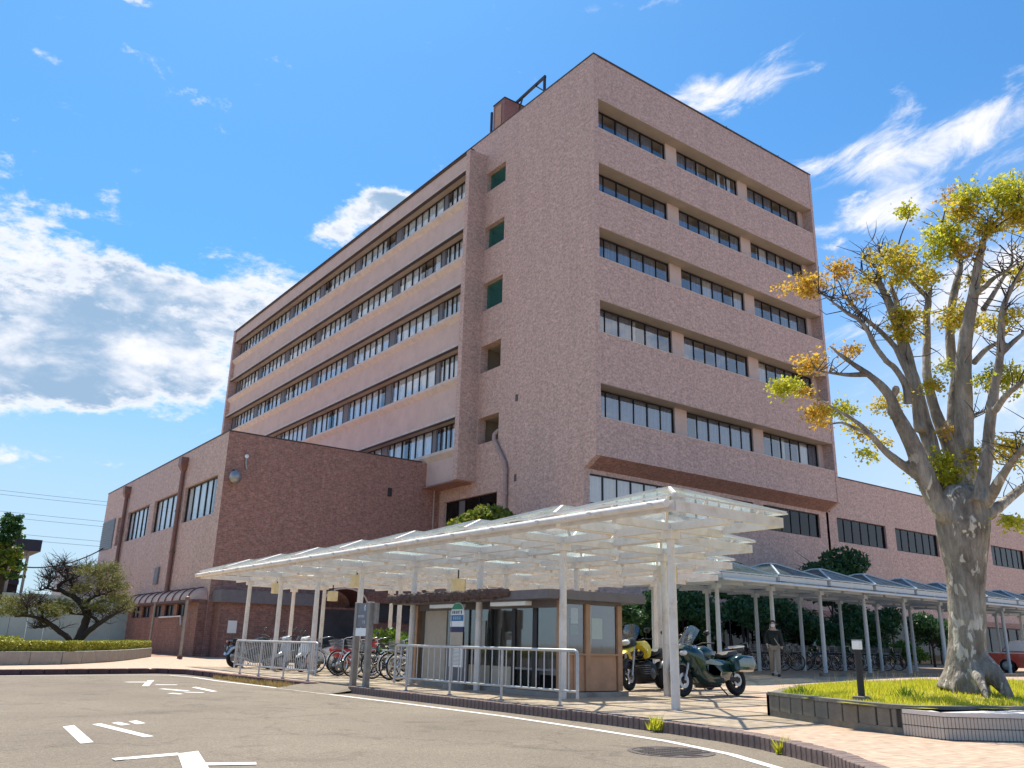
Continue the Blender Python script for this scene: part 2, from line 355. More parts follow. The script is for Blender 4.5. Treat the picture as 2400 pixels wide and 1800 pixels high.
def asphalt_mat():
    m, nt, b = nmat('asphalt'); N = nt.nodes; L = nt.links
    b.inputs['Roughness'].default_value = .9; b.inputs['Specular IOR Level'].default_value = .25
    tc = N.new('ShaderNodeTexCoord'); o = tc.outputs['Object']
    def nz(s, d, r, sc=None, dist=0):
        n = N.new('ShaderNodeTexNoise'); n.inputs['Scale'].default_value = s; n.inputs['Detail'].default_value = d; n.inputs['Roughness'].default_value = r; n.inputs['Distortion'].default_value = dist
        if sc:
            mp = N.new('ShaderNodeMapping'); mp.inputs['Scale'].default_value = sc; L.new(o, mp.inputs[0]); L.new(mp.outputs[0], n.inputs['Vector'])
        else: L.new(o, n.inputs['Vector'])
        return n.outputs['Fac']
    def rng(v, a, b2, c, d):
        r = N.new('ShaderNodeMapRange'); r.inputs[1].default_value = a; r.inputs[2].default_value = b2; r.inputs[3].default_value = c; r.inputs[4].default_value = d; L.new(v, r.inputs[0]); return r.outputs[0]
    def mul(col, v):
        h = N.new('ShaderNodeMix'); h.data_type = 'RGBA'; h.blend_type = 'MULTIPLY'; h.inputs[0].default_value = 1
        L.new(col, h.inputs[6]) if not isinstance(col, tuple) else setattr(h.inputs[6], 'default_value', (*col, 1))
        L.new(v, h.inputs[7]); return h.outputs[2]
    c = mul((.192, .163, .126), rng(nz(.35, 5, .6), .3, .7, .84, 1.14))
    c = mul(c, rng(nz(120, 2, .6), .3, .7, .6, 1.45))           # chippings
    c = mul(c, rng(nz(42, 3, .7), .3, .7, .72, 1.28))
    c = mul(c, rng(nz(.9, 7, .75, (1, 1, 1), 1.2), .53, .70, 1, .60))    # oil and tyre stains
    # hairline cracks
    vo = N.new('ShaderNodeTexVoronoi'); vo.feature = 'DISTANCE_TO_EDGE'; vo.inputs['Scale'].default_value = .17
    wn = N.new('ShaderNodeTexNoise'); wn.inputs['Scale'].default_value = 1.6; wn.inputs['Detail'].default_value = 6; L.new(o, wn.inputs['Vector'])
    ad = N.new('ShaderNodeMix'); ad.data_type = 'RGBA'; ad.blend_type = 'LINEAR_LIGHT'; ad.inputs[0].default_value = .8; L.new(o, ad.inputs[6]); L.new(wn.outputs['Color'], ad.inputs[7])
    L.new(ad.outputs[2], vo.inputs['Vector'])
    c = mul(c, rng(vo.outputs['Distance'], .0, .010, .76, 1))
    L.new(c, b.inputs['Base Color'])
    bp = N.new('ShaderNodeBump'); bp.inputs['Strength'].default_value = .5; bp.inputs['Distance'].default_value = .006; L.new(nz(150, 3, .7), bp.inputs['Height']); L.new(bp.outputs[0], b.inputs['Normal'])
asphalt_mat()
def paving_mat(name, c1, c2, mortar, bw=.21, bh=.105):
    m = brick_mat(name, c1, c2, mortar, bw, bh, .006, .0, .3, .12)
    return m
paving_mat('paving', (.50, .365, .26), (.43, .31, .22), (.32, .24, .18))
paving_mat('paving_red', (.38, .20, .135), (.31, .16, .11), (.22, .15, .11))
def net_mat():
    m, nt, b = nmat('net'); N = nt.nodes; L = nt.links; out = N['Material Output']
    b.inputs['Base Color'].default_value = (.035, .17, .16, 1); b.inputs['Roughness'].default_value = .8
    tp = N.new('ShaderNodeBsdfTransparent'); tp.inputs[0].default_value = (.5, .85, .8, 1)
    ms = N.new('ShaderNodeMixShader'); ms.inputs[0].default_value = .58; L.new(b.outputs[0], ms.inputs[1]); L.new(tp.outputs[0], ms.inputs[2]); L.new(ms.outputs[0], out.inputs[0])
net_mat()
mat('soffit_dark', (.04, .04, .035), .9)
# ------------------------------------------------------------------ mesh helpers
class MB:
    def __init__(s): s.v = []; s.f = []; s.uv = None
    def add(s, vs, fs):
        o = len(s.v); s.v += [tuple(p) for p in vs]; s.f += [tuple(i+o for i in f) for f in fs]; return s
    def quad(s, a, b, c, d): return s.add([a, b, c, d], [(0, 1, 2, 3)])
    def box(s, x0, x1, y0, y1, z0, z1):
        x0, x1 = min(x0, x1), max(x0, x1); y0, y1 = min(y0, y1), max(y0, y1); z0, z1 = min(z0, z1), max(z0, z1)
        return s.add([(x0,y0,z0),(x1,y0,z0),(x1,y1,z0),(x0,y1,z0),(x0,y0,z1),(x1,y0,z1),(x1,y1,z1),(x0,y1,z1)],
                     [(0,3,2,1),(4,5,6,7),(0,1,5,4),(1,2,6,5),(2,3,7,6),(3,0,4,7)])
    def bar(s, a, b, w, h, up=(0, 0, 1)):
        a, b = Vector(a), Vector(b); d = (b-a).normalized(); u = Vector(up)
        if abs(d.dot(u)) > .99: u = Vector((0, 1, 0))
        r = d.cross(u).normalized()*w/2; t = r.cross(d).normalized()*h/2
        vs = [a-r-t, a+r-t, a+r+t, a-r+t, b-r-t, b+r-t, b+r+t, b-r+t]
        return s.add(vs, [(0,3,2,1),(4,5,6,7),(0,1,5,4),(1,2,6,5),(2,3,7,6),(3,0,4,7)])
    def tube(s, pts, r, n=8, caps=True):
        P = [Vector(p) for p in pts]; m = len(P)
        R = r if isinstance(r, (list, tuple)) else [r]*m
        T = []
        for i in range(m):
            t = P[min(i+1, m-1)]-P[max(i-1, 0)]
            T.append(t.normalized() if t.length > 1e-9 else Vector((0, 0, 1)))
        ref = Vector((0, 0, 1)) if abs(T[0].z) < .9 else Vector((1, 0, 0))
        u = T[0].cross(ref).normalized(); vs = []
        for i in range(m):
            u = (u-T[i]*u.dot(T[i])); u = u.normalized() if u.length > 1e-6 else T[i].orthogonal().normalized()
            w = T[i].cross(u)
            for k in range(n):
                a = 2*pi*k/n; vs.append(P[i]+(u*cos(a)+w*sin(a))*R[i])
        fs = [(i*n+k, i*n+(k+1) % n, (i+1)*n+(k+1) % n, (i+1)*n+k) for i in range(m-1) for k in range(n)]
        if caps: fs += [tuple(range(n))[::-1], tuple((m-1)*n+k for k in range(n))]
        return s.add(vs, fs)
    def lathe(s, prof, c=(0, 0, 0), n=20, axis='z', caps=True):
        vs = []
        for r, h in prof:
            for k in range(n):
                a = 2*pi*k/n; p = (r*cos(a), r*sin(a), h)
                if axis == 'y': p = (p[0], h, p[1])
                if axis == 'x': p = (h, p[0], p[1])
                vs.append((p[0]+c[0], p[1]+c[1], p[2]+c[2]))
        m = len(prof)
        fs = [(i*n+k, i*n+(k+1) % n, (i+1)*n+(k+1) % n, (i+1)*n+k) for i in range(m-1) for k in range(n)]
        if caps: fs += [tuple(range(n))[::-1], tuple((m-1)*n+k for k in range(n))]
        return s.add(vs, fs)
    def torus(s, c, R, r, n=28, m=8, axis='y', sq=1.0):
        vs = []
        for i in range(n):
            a = 2*pi*i/n
            for k in range(m):
                b = 2*pi*k/m; q = R+r*cos(b); h = r*sin(b)*sq
                p = {'y': (q*cos(a), h, q*sin(a)), 'z': (q*cos(a), q*sin(a), h), 'x': (h, q*cos(a), q*sin(a))}[axis]
                vs.append((p[0]+c[0], p[1]+c[1], p[2]+c[2]))
        return s.add(vs, [(i*m+k, i*m+(k+1) % m, ((i+1) % n)*m+(k+1) % m, ((i+1) % n)*m+k) for i in range(n) for k in range(m)])
    def ell(s, c, r, n=12, m=8):
        vs = [(c[0], c[1], c[2]-r[2])]
        for i in range(1, m):
            t = -pi/2+pi*i/m
            for k in range(n):
                a = 2*pi*k/n; vs.append((c[0]+r[0]*cos(t)*cos(a), c[1]+r[1]*cos(t)*sin(a), c[2]+r[2]*sin(t)))
        vs.append((c[0], c[1], c[2]+r[2])); e = len(vs)-1
        fs = [(0, 1+(k+1) % n, 1+k) for k in range(n)] + [(e, 1+(m-2)*n+k, 1+(m-2)*n+(k+1) % n) for k in range(n)]
        fs += [(1+i*n+k, 1+i*n+(k+1) % n, 1+(i+1)*n+(k+1) % n, 1+(i+1)*n+k) for i in range(m-2) for k in range(n)]
        return s.add(vs, fs)
    def prism(s, out, w, inset=.75, bev=.25, cy=0.0):
        """side outline (x,z) thickened along y: full size inside, shrunk towards both flanks"""
        n = len(out); cx = sum(p[0] for p in out)/n; cz = sum(p[1] for p in out)/n
        vs = []
        for y, k in ((-w, inset), (-w*(1-bev), 1), (w*(1-bev), 1), (w, inset)):
            vs += [(cx+(x-cx)*k, cy+y, cz+(z-cz)*k) for x, z in out]
        fs = [(j*n+i, j*n+(i+1) % n, (j+1)*n+(i+1) % n, (j+1)*n+i) for j in range(3) for i in range(n)]
        fs += [tuple(range(n))[::-1], tuple(3*n+i for i in range(n))]
        return s.add(vs, fs)
    def extrude(s, poly, z0, z1):
        n = len(poly)
        vs = [(x, y, z0) for x, y in poly]+[(x, y, z1) for x, y in poly]
        return s.add(vs, [tuple(range(n))[::-1], tuple(range(n, 2*n))]+[(i, (i+1) % n, n+(i+1) % n, n+i) for i in range(n)])
    def xf(s, M):
        s.v = [tuple(M @ Vector(p)) for p in s.v]; return s
    def mesh(s, name, m, smooth=0, org=(0, 0, 0)):
        me = bpy.data.meshes.new(name)
        me.from_pydata([(p[0]-org[0], p[1]-org[1], p[2]-org[2]) for p in s.v], [], s.f)
        if s.uv is not False:
            ul = me.uv_layers.new(name='UVMap'); V = s.v; dat = []
            for f in s.f:
                a, b, c = Vector(V[f[0]]), Vector(V[f[1]]), Vector(V[f[2]])
                nn = (b-a).cross(c-a)
                if len(f) > 3 and nn.length < 1e-10: nn = (Vector(V[f[2]])-a).cross(Vector(V[f[3]])-a)
                ax = max(range(3), key=lambda i: abs(nn[i])*(1.0 if i != 2 else 1.02))
                for i in f:
                    p = V[i]; dat += (p[0], p[1]) if ax == 2 else ((p[1], p[2]) if ax == 0 else (p[0], p[2]))
            ul.data.foreach_set('uv', dat)
        if m: me.materials.append(MATS[m])
        if smooth:
            me.polygons.foreach_set('use_smooth', [True]*len(me.polygons)); me.set_sharp_from_angle(angle=radians(smooth))
        me.update(); return me

def link(name, data, parent=None, loc=(0, 0, 0), rot=(0, 0, 0), scale=(1, 1, 1)):
    o = bpy.data.objects.new(name, data); COL.objects.link(o); o.location = loc; o.rotation_euler = rot; o.scale = scale
    if parent: o.parent = parent
    return o
def tag(o, label=None, cat=None, group=None, kind=None):
    for k, v in (('label', label), ('category', cat), ('group', group), ('kind', kind)):
        if v: o[k] = v
    return o
def root(name, label, cat, loc=(0, 0, 0), rz=0.0, group=None, rot=None):
    o = link(name, None, None, loc, rot or (0, 0, rz)); o.empty_display_size = .2
    return tag(o, label, cat, group)
def org_of(p):
    x = Vector((0, 0, 0))
    while p: x = x+Vector(p.location); p = p.parent
    return x
def part(name, mb, m, parent, smooth=0, world=True, label=None, kind=None):
    """world=True: the shape was laid out in place; stored relative to an unrotated parent"""
    o = link(name, mb.mesh(name, m, smooth, org_of(parent) if world else (0, 0, 0)), parent)
    return tag(o, label, kind=kind)
def thing(name, mb, m, label, cat, loc=(0, 0, 0), smooth=0, group=None, kind=None):
    o = link(name, mb.mesh(name, m, smooth, loc), None, loc); return tag(o, label, cat, group, kind)
def kids(o): return list(o.children)
def copy_tree(o, parent=None):
    c = o.copy(); COL.objects.link(c); c.parent = parent
    for ch in kids(o): copy_tree(ch, c)
    return c
def bevel(o, w, seg=1):
    b = o.modifiers.new('bevel', 'BEVEL'); b.width = w; b.segments = seg; b.limit_method = 'ANGLE'; b.angle_limit = radians(40); return o

def wall_with_holes(mb, axis, c, u0, u1, z0, z1, holes, depth, sgn):
    """front sheet on the plane axis=c with openings (ua,ub,za,zb) and their reveals going back depth*sgn"""
    us = sorted({u0, u1, *[h[0] for h in holes], *[h[1] for h in holes]}); zs = sorted({z0, z1, *[h[2] for h in holes], *[h[3] for h in holes]})
    P = (lambda u, z, d=0: (c+d*sgn, u, z)) if axis == 'x' else (lambda u, z, d=0: (u, c+d*sgn, z))
    for i in range(len(us)-1):
        for j in range(len(zs)-1):
            um, zm = (us[i]+us[i+1])/2, (zs[j]+zs[j+1])/2
            if any(h[0] < um < h[1] and h[2] < zm < h[3] for h in holes): continue
            mb.quad(P(us[i], zs[j]), P(us[i+1], zs[j]), P(us[i+1], zs[j+1]), P(us[i], zs[j+1]))
    for a, b, e, f in holes:
        for p, q in (((a, e), (b, e)), ((b, e), (b, f)), ((b, f), (a, f)), ((a, f), (a, e))):
            mb.quad(P(*p), P(*q), P(*q, depth), P(*p, depth))
    return mb

# shared window pieces ----------------------------------------------------
PANE = MB().box(0, 1, 0, .008, 0, 1).mesh('pane', 'window_glass')
PANE_D = MB().box(0, 1, 0, .008, 0, 1).mesh('pane', 'dark_glass')
def curtain_mesh(m, seed):
    rr = random.Random(seed); mb = MB(); n = 28; ph = rr.random()*6
    pts = [(i/n, .05*sin(i*1.9+ph)+.02*sin(i*.7+ph*2)) for i in range(n+1)]
    for i in range(n):
        (a, ya), (b, yb) = pts[i], pts[i+1]; mb.quad((a, ya, 0), (b, yb, 0), (b, yb, 1), (a, ya, 1))
    return mb.mesh('curtain', m, 60)
CURT = [curtain_mesh('curtain', 1), curtain_mesh('curtain', 2), curtain_mesh('curtain_warm', 3), curtain_mesh('curtain_dark', 4)]
def frame_mesh(w, h, splits, t=.05, d=.09, thick=None):
    mb = MB(); mb.box(0, w, 0, d, 0, t); mb.box(0, w, 0, d, h-t, h); mb.box(0, t, 0, d, t, h-t); mb.box(w-t, w, 0, d, t, h-t)
    for i, x in enumerate(splits):
        k = (thick[i] if thick else t)/2; mb.box(x-k, x+k, .004, d-.004, t, h-t)
    return mb.mesh('window', 'frame_dark')
def add_window(parent, fm, loc, rz, cells, h, curt=None, pane=PANE, group=None, rnd=random, t=.05):
    """cells: (x0, x1) panes; curt: list of (x0, x1, kind) curtains hanging behind"""
    w = link('window', fm, parent, loc, (0, 0, rz))
    for a, b in cells: link('pane', pane, w, (a, .045, t), scale=(b-a, 1, h-2*t))
    for a, b, k in curt or []: link('curtain', CURT[k], w, (a, .17, t), scale=(b-a, 1, h-2*t))
    return w

# ------------------------------------------------------------------ ground
def zg(x, y):
    def ss(t): t = min(1, max(0, t)); return t*t*(3-2*t)
    return .19*ss((x-16)/7)*ss((x*.5956+y*.8033-24)/6)
road = thing('road', MB().quad((-700, -700, -.13), (900, -700, -.13), (900, 900, -.13), (-700, 900, -.13)), 'asphalt', None, None, kind='structure')
KERB = [(2.2,-14),(3.2,-6),(4.4,-2),(5.4,.8),(6.35,3.2),(6.95,4.15),(7.38,4.7),(7.85,5.25),(8.2,5.9),(8.5,6.55),(8.74,7.4),(8.86,8.3),(8.92,9.5),(8.9,11.4),(8.83,13.4),(8.77,15.5),(8.72,17.35)]
KERB_FAR = [(8.5,19.25),(8.35,21),(8.22,23),(8.24,25.4),(8.1,26.8),(7.5,27.45),(6.6,27.3),(5.6,27.05),(3.2,26.4),(-8,23.2),(-60,8)]
poly = KERB+[(9.6,17.5),(9.6,19.1)]+KERB_FAR+[(-60,120),(120,120),(120,-14)]
thing('pavement', MB().add([(x, y, 0) for x, y in poly], [tuple(range(len(poly)))[::-1]]), 'paving', None, None, kind='structure')
mb = MB(); nx, ny = 44, 26
for i in range(nx+1):
    for j in range(ny+1):
        x = 16+(80-16)*i/nx; y = 8+(31-8)*j/ny; mb.v.append((x, y, .004+zg(x, y)))
mb.f = [(i*(ny+1)+j, (i+1)*(ny+1)+j, (i+1)*(ny+1)+j+1, i*(ny+1)+j+1) for i in range(nx) for j in range(ny)]
thing('forecourt', mb, 'paving', None, None, kind='structure', smooth=60)
thing('dropped_kerb', MB().add([(8.72,17.35,-.02),(9.6,17.5,.003),(9.6,19.1,.003),(8.5,19.25,-.02),(8.1,17.0,-.126),(7.95,19.5,-.126)], [(0,1,2,3),(4,0,3,5),(4,1,0),(3,2,5)]), 'asphalt', None, None, kind='structure')
thing('footpath', MB().quad((11.5,43.6,.004),(14.4,43.3,.004),(14.4,62,.004),(13.0,62,.004)), 'paving_red', None, None, kind='structure')

def resample(path, step):
    out = []; carry = 0
    for (x0, y0), (x1, y1) in zip(path, path[1:]):
        L = hypot(x1-x0, y1-y0); d = carry
        while d < L: out.append((x0+(x1-x0)*d/L, y0+(y1-y0)*d/L, atan2(y1-y0, x1-x0))); d += step
        carry = d-L
    return out
def kerb(path, start, m, nm, step, sx, maxn=290):
    core = MB(); P = [p for p in path]
    for (x0, y0), (x1, y1) in zip(P, P[1:]):
        d = Vector((x1-x0, y1-y0, 0)).normalized(); nrm = Vector((d.y, -d.x, 0))*-1
        a, b = Vector((x0, y0, 0)), Vector((x1, y1, 0))
        core.quad(a-nrm*.02+Vector((0,0,-.14)), b-nrm*.02+Vector((0,0,-.14)), b-nrm*.02+Vector((0,0,-.012)), a-nrm*.02+Vector((0,0,-.012)))
    k = thing('kerb', core, m, None, None, kind='structure')
    bm_ = MB().box(-step*.455, step*.455, -.105, .105, -.14, .014); me = bm_.mesh(nm, m)
    bmm = bmesh.new(); bmm.from_mesh(me); bmesh.ops.bevel(bmm, geom=[e for e in bmm.edges], offset=.009, segments=1, affect='EDGES'); bmm.to_mesh(me); bmm.free()
    pts = [q for q in resample(P, step) if q[1] > start][:maxn]
    for x, y, a in pts:
        nrm = Vector((-sin(a), cos(a), 0))*sx
        link(nm, me, k, (x+nrm.x*.085, y+nrm.y*.085, random.uniform(-.004, .003)), (random.uniform(-.02, .02), 0, a+random.uniform(-.02, .02)))
    return k
kerb(KERB, 3.2, 'kerb_brick', 'brick', .112, -1)
kerb(KERB_FAR[:9], -99, 'kerb_dark', 'stone', .6, -1)

# painted markings, a few millimetres above the road
RZ = -.126
def paint(name, polys, label=None):
    mb = MB()
    for k, p in enumerate(polys): mb.add([(x, y, RZ+(.0016*k if name == 'road_arrow' else 0)) for x, y in p], [tuple(range(len(p)))])
    o = thing(name, mb, 'road_paint', None, None, kind='structure')
    bmm = bmesh.new(); bmm.from_mesh(o.data); bmesh.ops.recalc_face_normals(bmm, faces=bmm.faces)
    for f in bmm.faces:
        if f.normal.z < 0: f.normal_flip()
    bmm.to_mesh(o.data); bmm.free(); return o
WL = [(2.6,-9),(4.4,-2),(5.6,1.6),(6.5,3.75),(7.34,5.5),(7.78,6.4),(8.1,7.6),(8.24,9),(8.36,11.3),(8.27,14.1),(8.1,17.2),(7.95,20.2),(7.75,22.8),(7.78,24.9),(7.5,26.2),(6.7,26.5),(3.2,26.2),(-20,19.5)]
pl = []
for i in range(len(WL)):
    a = Vector(WL[max(0, i-1)]); b = Vector(WL[min(len(WL)-1, i+1)]); d = (b-a).normalized(); n = Vector((-d.y, d.x))*.06
    pl.append((Vector(WL[i])+n, Vector(WL[i])-n))
paint('edge_line', [[pl[i][0], pl[i][1], pl[i+1][1], pl[i+1][0]] for i in range(len(pl)-1)])
paint('road_marking', [[(2.26,12.0),(2.41,12.13),(2.24,10.2),(2.10,10.12)], [(2.62,12.17),(2.74,12.26),(2.93,10.52),(2.81,10.46)], [(2.87,12.27),(2.98,12.37),(3.03,11.99),(2.9,11.88)], [(3.11,12.41),(3.23,12.5),(3.24,12.08),(3.1,11.98)]])
paint('road_arrow', [[(2.21,8.85),(2.74,8.98),(2.74,8.80),(2.21,8.70)], [(2.72,8.9),(2.95,9.02),(2.62,7.6),(2.40,7.6)], [(2.66,8.2),(3.15,8.0),(3.1,7.85),(2.62,8.02)], [(2.10,8.78),(2.2,8.83),(2.2,8.68),(2.10,8.64)]])
paint('faded_marking', [[(5.38,20.78),(5.52,20.75),(6.34,23.41),(6.12,23.2)], [(5.43,22.66),(5.47,22.4),(6.0,22.3),(6.05,22.6)], [(5.42,19.62),(5.56,19.69),(5.85,18.82),(5.66,18.64)], [(6.24,20.04),(6.39,20.2),(6.3,18.48),(6.15,18.41)], [(5.15,18.02),(5.31,18.18),(5.42,17.83),(5.3,17.7)], [(5.55,18.3),(5.66,18.45),(5.95,18.2),(5.85,18.05)], [(5.75,21.18),(5.85,21.4),(6.3,21.23),(6.2,21.05)]])

mh = root('manhole_cover', 'round ribbed iron manhole cover in the road beside the white line', 'manhole cover', (7.35, 6.86, -.13))
part('rim', MB().lathe([(.47,-.02),(.47,.006),(.42,.006),(.42,-.02)], n=40, caps=False), 'cast_iron', mh, world=False)
plate = MB().lathe([(.415,-.02),(.415,.002)], n=40)
part('plate', plate, 'cast_iron', mh, world=False)
rib = MB()
for i in range(-9, 10):
    for sgn in (-1, 1):
        for k in range(3):
            y0 = sgn*(.02+k*.13); y1 = y0+sgn*.11; x0 = i*.042+abs(y0)*.35; x1 = i*.042+abs(y1)*.35
            if hypot(x1, y1) < .40 and hypot(x0, y0) < .40: rib.bar((x0, y0, .004), (x1, y1, .004), .02, .008)
tag(part('tread', rib, 'cast_iron', mh, world=False), kind='stuff')
# ------------------------------------------------------------------ tower
rt = random.Random(11)
XC, YC, XE, YE, TOP = 27.56, 30.08, 48.35, 85.1, 33.4
tower = root('hospital_tower', 'tall seven storey brown tiled hospital block with window bands and rooftop crane', 'building', (XC, YC, 0))
HOOD = [30.62, 26.5, 22.55, 18.3, 13.73]; SILL = [28.66, 24.66, 20.72, 16.46, 11.9]
RY = 30.83                      # recessed window plane, front
BZ = 10.0                       # underside of the projecting floors
# stair wall with its open landings
holes = [(38.38, 40.48, a, b) for a, b in ((29.03, 30.45), (24.9, 26.5), (20.7, 22.54), (16.64, 18.35), (12.2, 13.8))] + [(36.57, 36.84, 14.09, 14.5), (36.56, 36.8, 9.5, 9.9), (38.35, 43.9, 7.3, 9.16)]
mb = MB(); wall_with_holes(mb, 'x', XC, 31.0, 44.45, 3.2, TOP, holes, .55, 1)
part('stair_wall', mb, 'tile_pale', tower)
# corner return in front of the recess: side profile with the slanted foot
mb = MB(); prof = [(YC, 9.95), (31.0, 9.42), (31.0, TOP), (YC, TOP)]
mb.add([(XC, y, z) for y, z in prof]+[(27.9, y, z) for y, z in prof], [(0, 3, 2, 1), (4, 5, 6, 7), (0, 1, 5, 4), (1, 2, 6, 5), (3, 0, 4, 7), (2, 3, 7, 6)])
part('corner_fin', mb, 'tile_pale', tower)
mb = MB(); mb.add([(48.1, y, z) for y, z in prof]+[(XE, y, z) for y, z in prof], [(0, 1, 2, 3), (4, 7, 6, 5), (0, 4, 5, 1), (1, 5, 6, 2), (3, 7, 4, 0), (2, 6, 7, 3)])
part('end_fin', mb, 'tile_pale', tower)
# landings: back, ceiling and side walls; the three upper ones are netted
for i, (ya, yb, a, b) in enumerate(holes[:5]):
    mb = MB(); x0, x1 = XC+.55, XC+2.2
    mb.quad((x1, ya-.6, a), (x1, yb+.3, a), (x1, yb+.3, b+.3), (x1, ya-.6, b+.3)); mb.quad((x0, ya-.6, b+.05), (x0, yb+.3, b+.05), (x1, yb+.3, b+.05), (x1, ya-.6, b+.05))
    mb.quad((x0, ya-.6, a), (x1, ya-.6, a), (x1, ya-.6, b+.3), (x0, ya-.6, b+.3)); mb.quad((x0, yb+.3, a), (x1, yb+.3, a), (x1, yb+.3, b+.3), (x0, yb+.3, b+.3))
    part('landing', mb, 'soffit', tower)
    if i < 3:
        mb = MB(); mb.quad((XC+.35, ya, a), (XC+.35, yb, a), (XC+.35, yb, b), (XC+.35, ya, b)); part('safety_net', mb, 'net', tower, label='teal safety net across an upper stair landing')
    else:
        mb = MB(); mb.box(XC+1.9, XC+2.1, ya+.2, yb-.8, a, b-.2); part('landing_door', mb, 'room_dark', tower)
for (ya, yb, a, b) in holes[5:7]:
    v = MB().box(XC+.1, XC+.14, ya, yb, a, b); o = part('vent', v, 'vent_dark', tower)
    s_ = MB()
    for k in range(3): s_.box(XC+.02, XC+.1, ya, yb, a+.06+k*.12, a+.1+k*.12)
    part('slat', s_, 'frame_grey', o)
# low window beside the side wing
fm = frame_mesh(5.5, 1.84, [1.35, 2.05, 3.5], .07)
add_window(tower, fm, (XC+.18-XC, 43.87-YC, 7.31), -pi/2, [(.07, 1.3), (2.1, 3.45), (3.55, 5.43)], 1.84, [(.1, 1.2, 3), (3.7, 4.6, 3)], PANE_D)
part('blank_panel', MB().box(XC+.2, XC+.26, 43.87-2.05, 43.87-1.35, 7.33, 9.12), 'panel_grey', tower)
part('room', MB().box(XC+.9, XC+1.0, 38.3, 44, 7, 9.4), 'room_dark', tower)
# front (shaded) face: spandrels, piers, soffits, windows
zs = [(HOOD[0], TOP)]+[(HOOD[i+1], SILL[i]) for i in range(4)]+[(BZ-.05, SILL[4])]
for z0, z1 in zs:
    part('spandrel', MB().box(27.905, 48.095, YC+.03, RY-.02, z0, z1), 'tile_pale', tower)
    if z1 != TOP: part('window_ledge', MB().box(27.91, 48.09, YC+.01, RY, z1, z1+.05), 'concrete_ledge', tower)
for h in HOOD: part('soffit', MB().box(27.91, 48.09, YC+.05, RY+.3, h-.025, h-.003), 'soffit', tower)
WX = [(28.02, 34.15), (35.13, 40.98), (41.96, 47.6)]
for i in range(5):
    for a, b in ((27.9, 28.02), (34.15, 35.13), (40.98, 41.96), (47.6, 48.1)):
        part('pier', MB().box(a, b, RY, RY+.35, SILL[i]-.6, HOOD[i]), 'render_pink', tower)
def front_window(a, b, z0, z1, y, row, col):
    w, h = b-a, z1-z0; n = 6; ws = w/n
    th = [.035 if k % 2 == 0 else .075 for k in range(n-1)]
    fm = frame_mesh(w, h, [ws*(k+1) for k in range(n-1)], .06, .1, th)
    cells = [(k*ws+.045, (k+1)*ws-.045) for k in range(n)]
    cur = []
    for k in range(n):
        q = rt.random()
        if q < .62: cur.append((k*ws+.04, (k+1)*ws-.04, 3 if rt.random() < .9 else 2))
        elif q < .70: cur.append((k*ws+.04, k*ws+ws*rt.uniform(.3, .6), rt.choice([0, 2, 2])))
    add_window(tower, fm, (a-XC, y-YC, z0), 0, cells, h, cur)
for i in range(5):
    for c, (a, b) in enumerate(WX): front_window(a, b, SILL[i]-.1, HOOD[i]-.08, RY+.1, i, c)
    part('room', MB().box(27.95, 48.0, RY+1.4, RY+1.5, SILL[i]-.7, HOOD[i]+.3), 'room_dark', tower)
    part('ceiling', MB().box(27.95, 48.0, RY+.3, RY+1.4, HOOD[i]+.02, HOOD[i]+.06), 'soffit', tower)
# slanted underside
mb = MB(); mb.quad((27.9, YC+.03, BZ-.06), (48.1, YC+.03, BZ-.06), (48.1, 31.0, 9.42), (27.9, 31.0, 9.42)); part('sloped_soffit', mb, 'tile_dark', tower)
# wall below, with its windows
hb = [(27.95, 33.9, 7.72, 9.2), (34.95, 40.85, 7.72, 9.2), (41.75, 47.35, 7.72, 9.2)]
mb = MB(); wall_with_holes(mb, 'y', 31.0, XC, 48.6, 3.3, 9.45, hb, .18, 1); part('lower_wall', mb, 'tile_pale', tower)
for a, b, z0, z1 in hb:
    w, h = b-a, z1-z0; n = 6; ws = w/n
    fm = frame_mesh(w, h, [ws*(k+1) for k in range(n-1)], .06, .1, [.07, .03, .07, .07, .03])
    cur = [(k*ws+.04, (k+1)*ws-.04, 2 if b < 41 else 3) for k in range(n) if (b < 41 or k < 2)]
    add_window(tower, fm, (a-XC, 31.1-YC, z0), 0, [(k*ws+.045, (k+1)*ws-.045) for k in range(n)], h, cur, PANE if b < 41 else PANE_D)
part('room', MB().box(27.7, 48.5, 32.2, 32.3, 7.3, 9.5), 'room_dark', tower)
# roof, back and copings
mb = MB(); mb.box(XC+.02, XE-.02, 31.9, YE, TOP-1.2, TOP-.9); mb.box(XE-.25, XE-.003, 31.0, YE, 3.3, TOP-.01); mb.box(XC+.1, XE-.1, YE-.3, YE, 3.3, TOP-.02)
mb.box(XC+.02, XC+.3, 40.6, YE, TOP-2.2, TOP-.012)
part('back_wall', mb, 'tile_pale', tower)
mb = MB(); mb.box(XC-.03, XE+.03, YC-.03, YC+.35, TOP, TOP+.09); mb.box(XC-.03, XC+.3, YC+.35, YE, TOP, TOP+.09); mb.box(XE-.3, XE+.03, YC+.35, YE, TOP, TOP+.09)
part('coping', mb, 'coping', tower)
for (x, y) in ((43.1, YC+.2), (45.0, YC+.2), (39.5, YC+.2)):
    part('roof_spike', MB().tube([(x, y, TOP+.05), (x, y, TOP+.4)], .025, 6), 'frame_dark', tower)
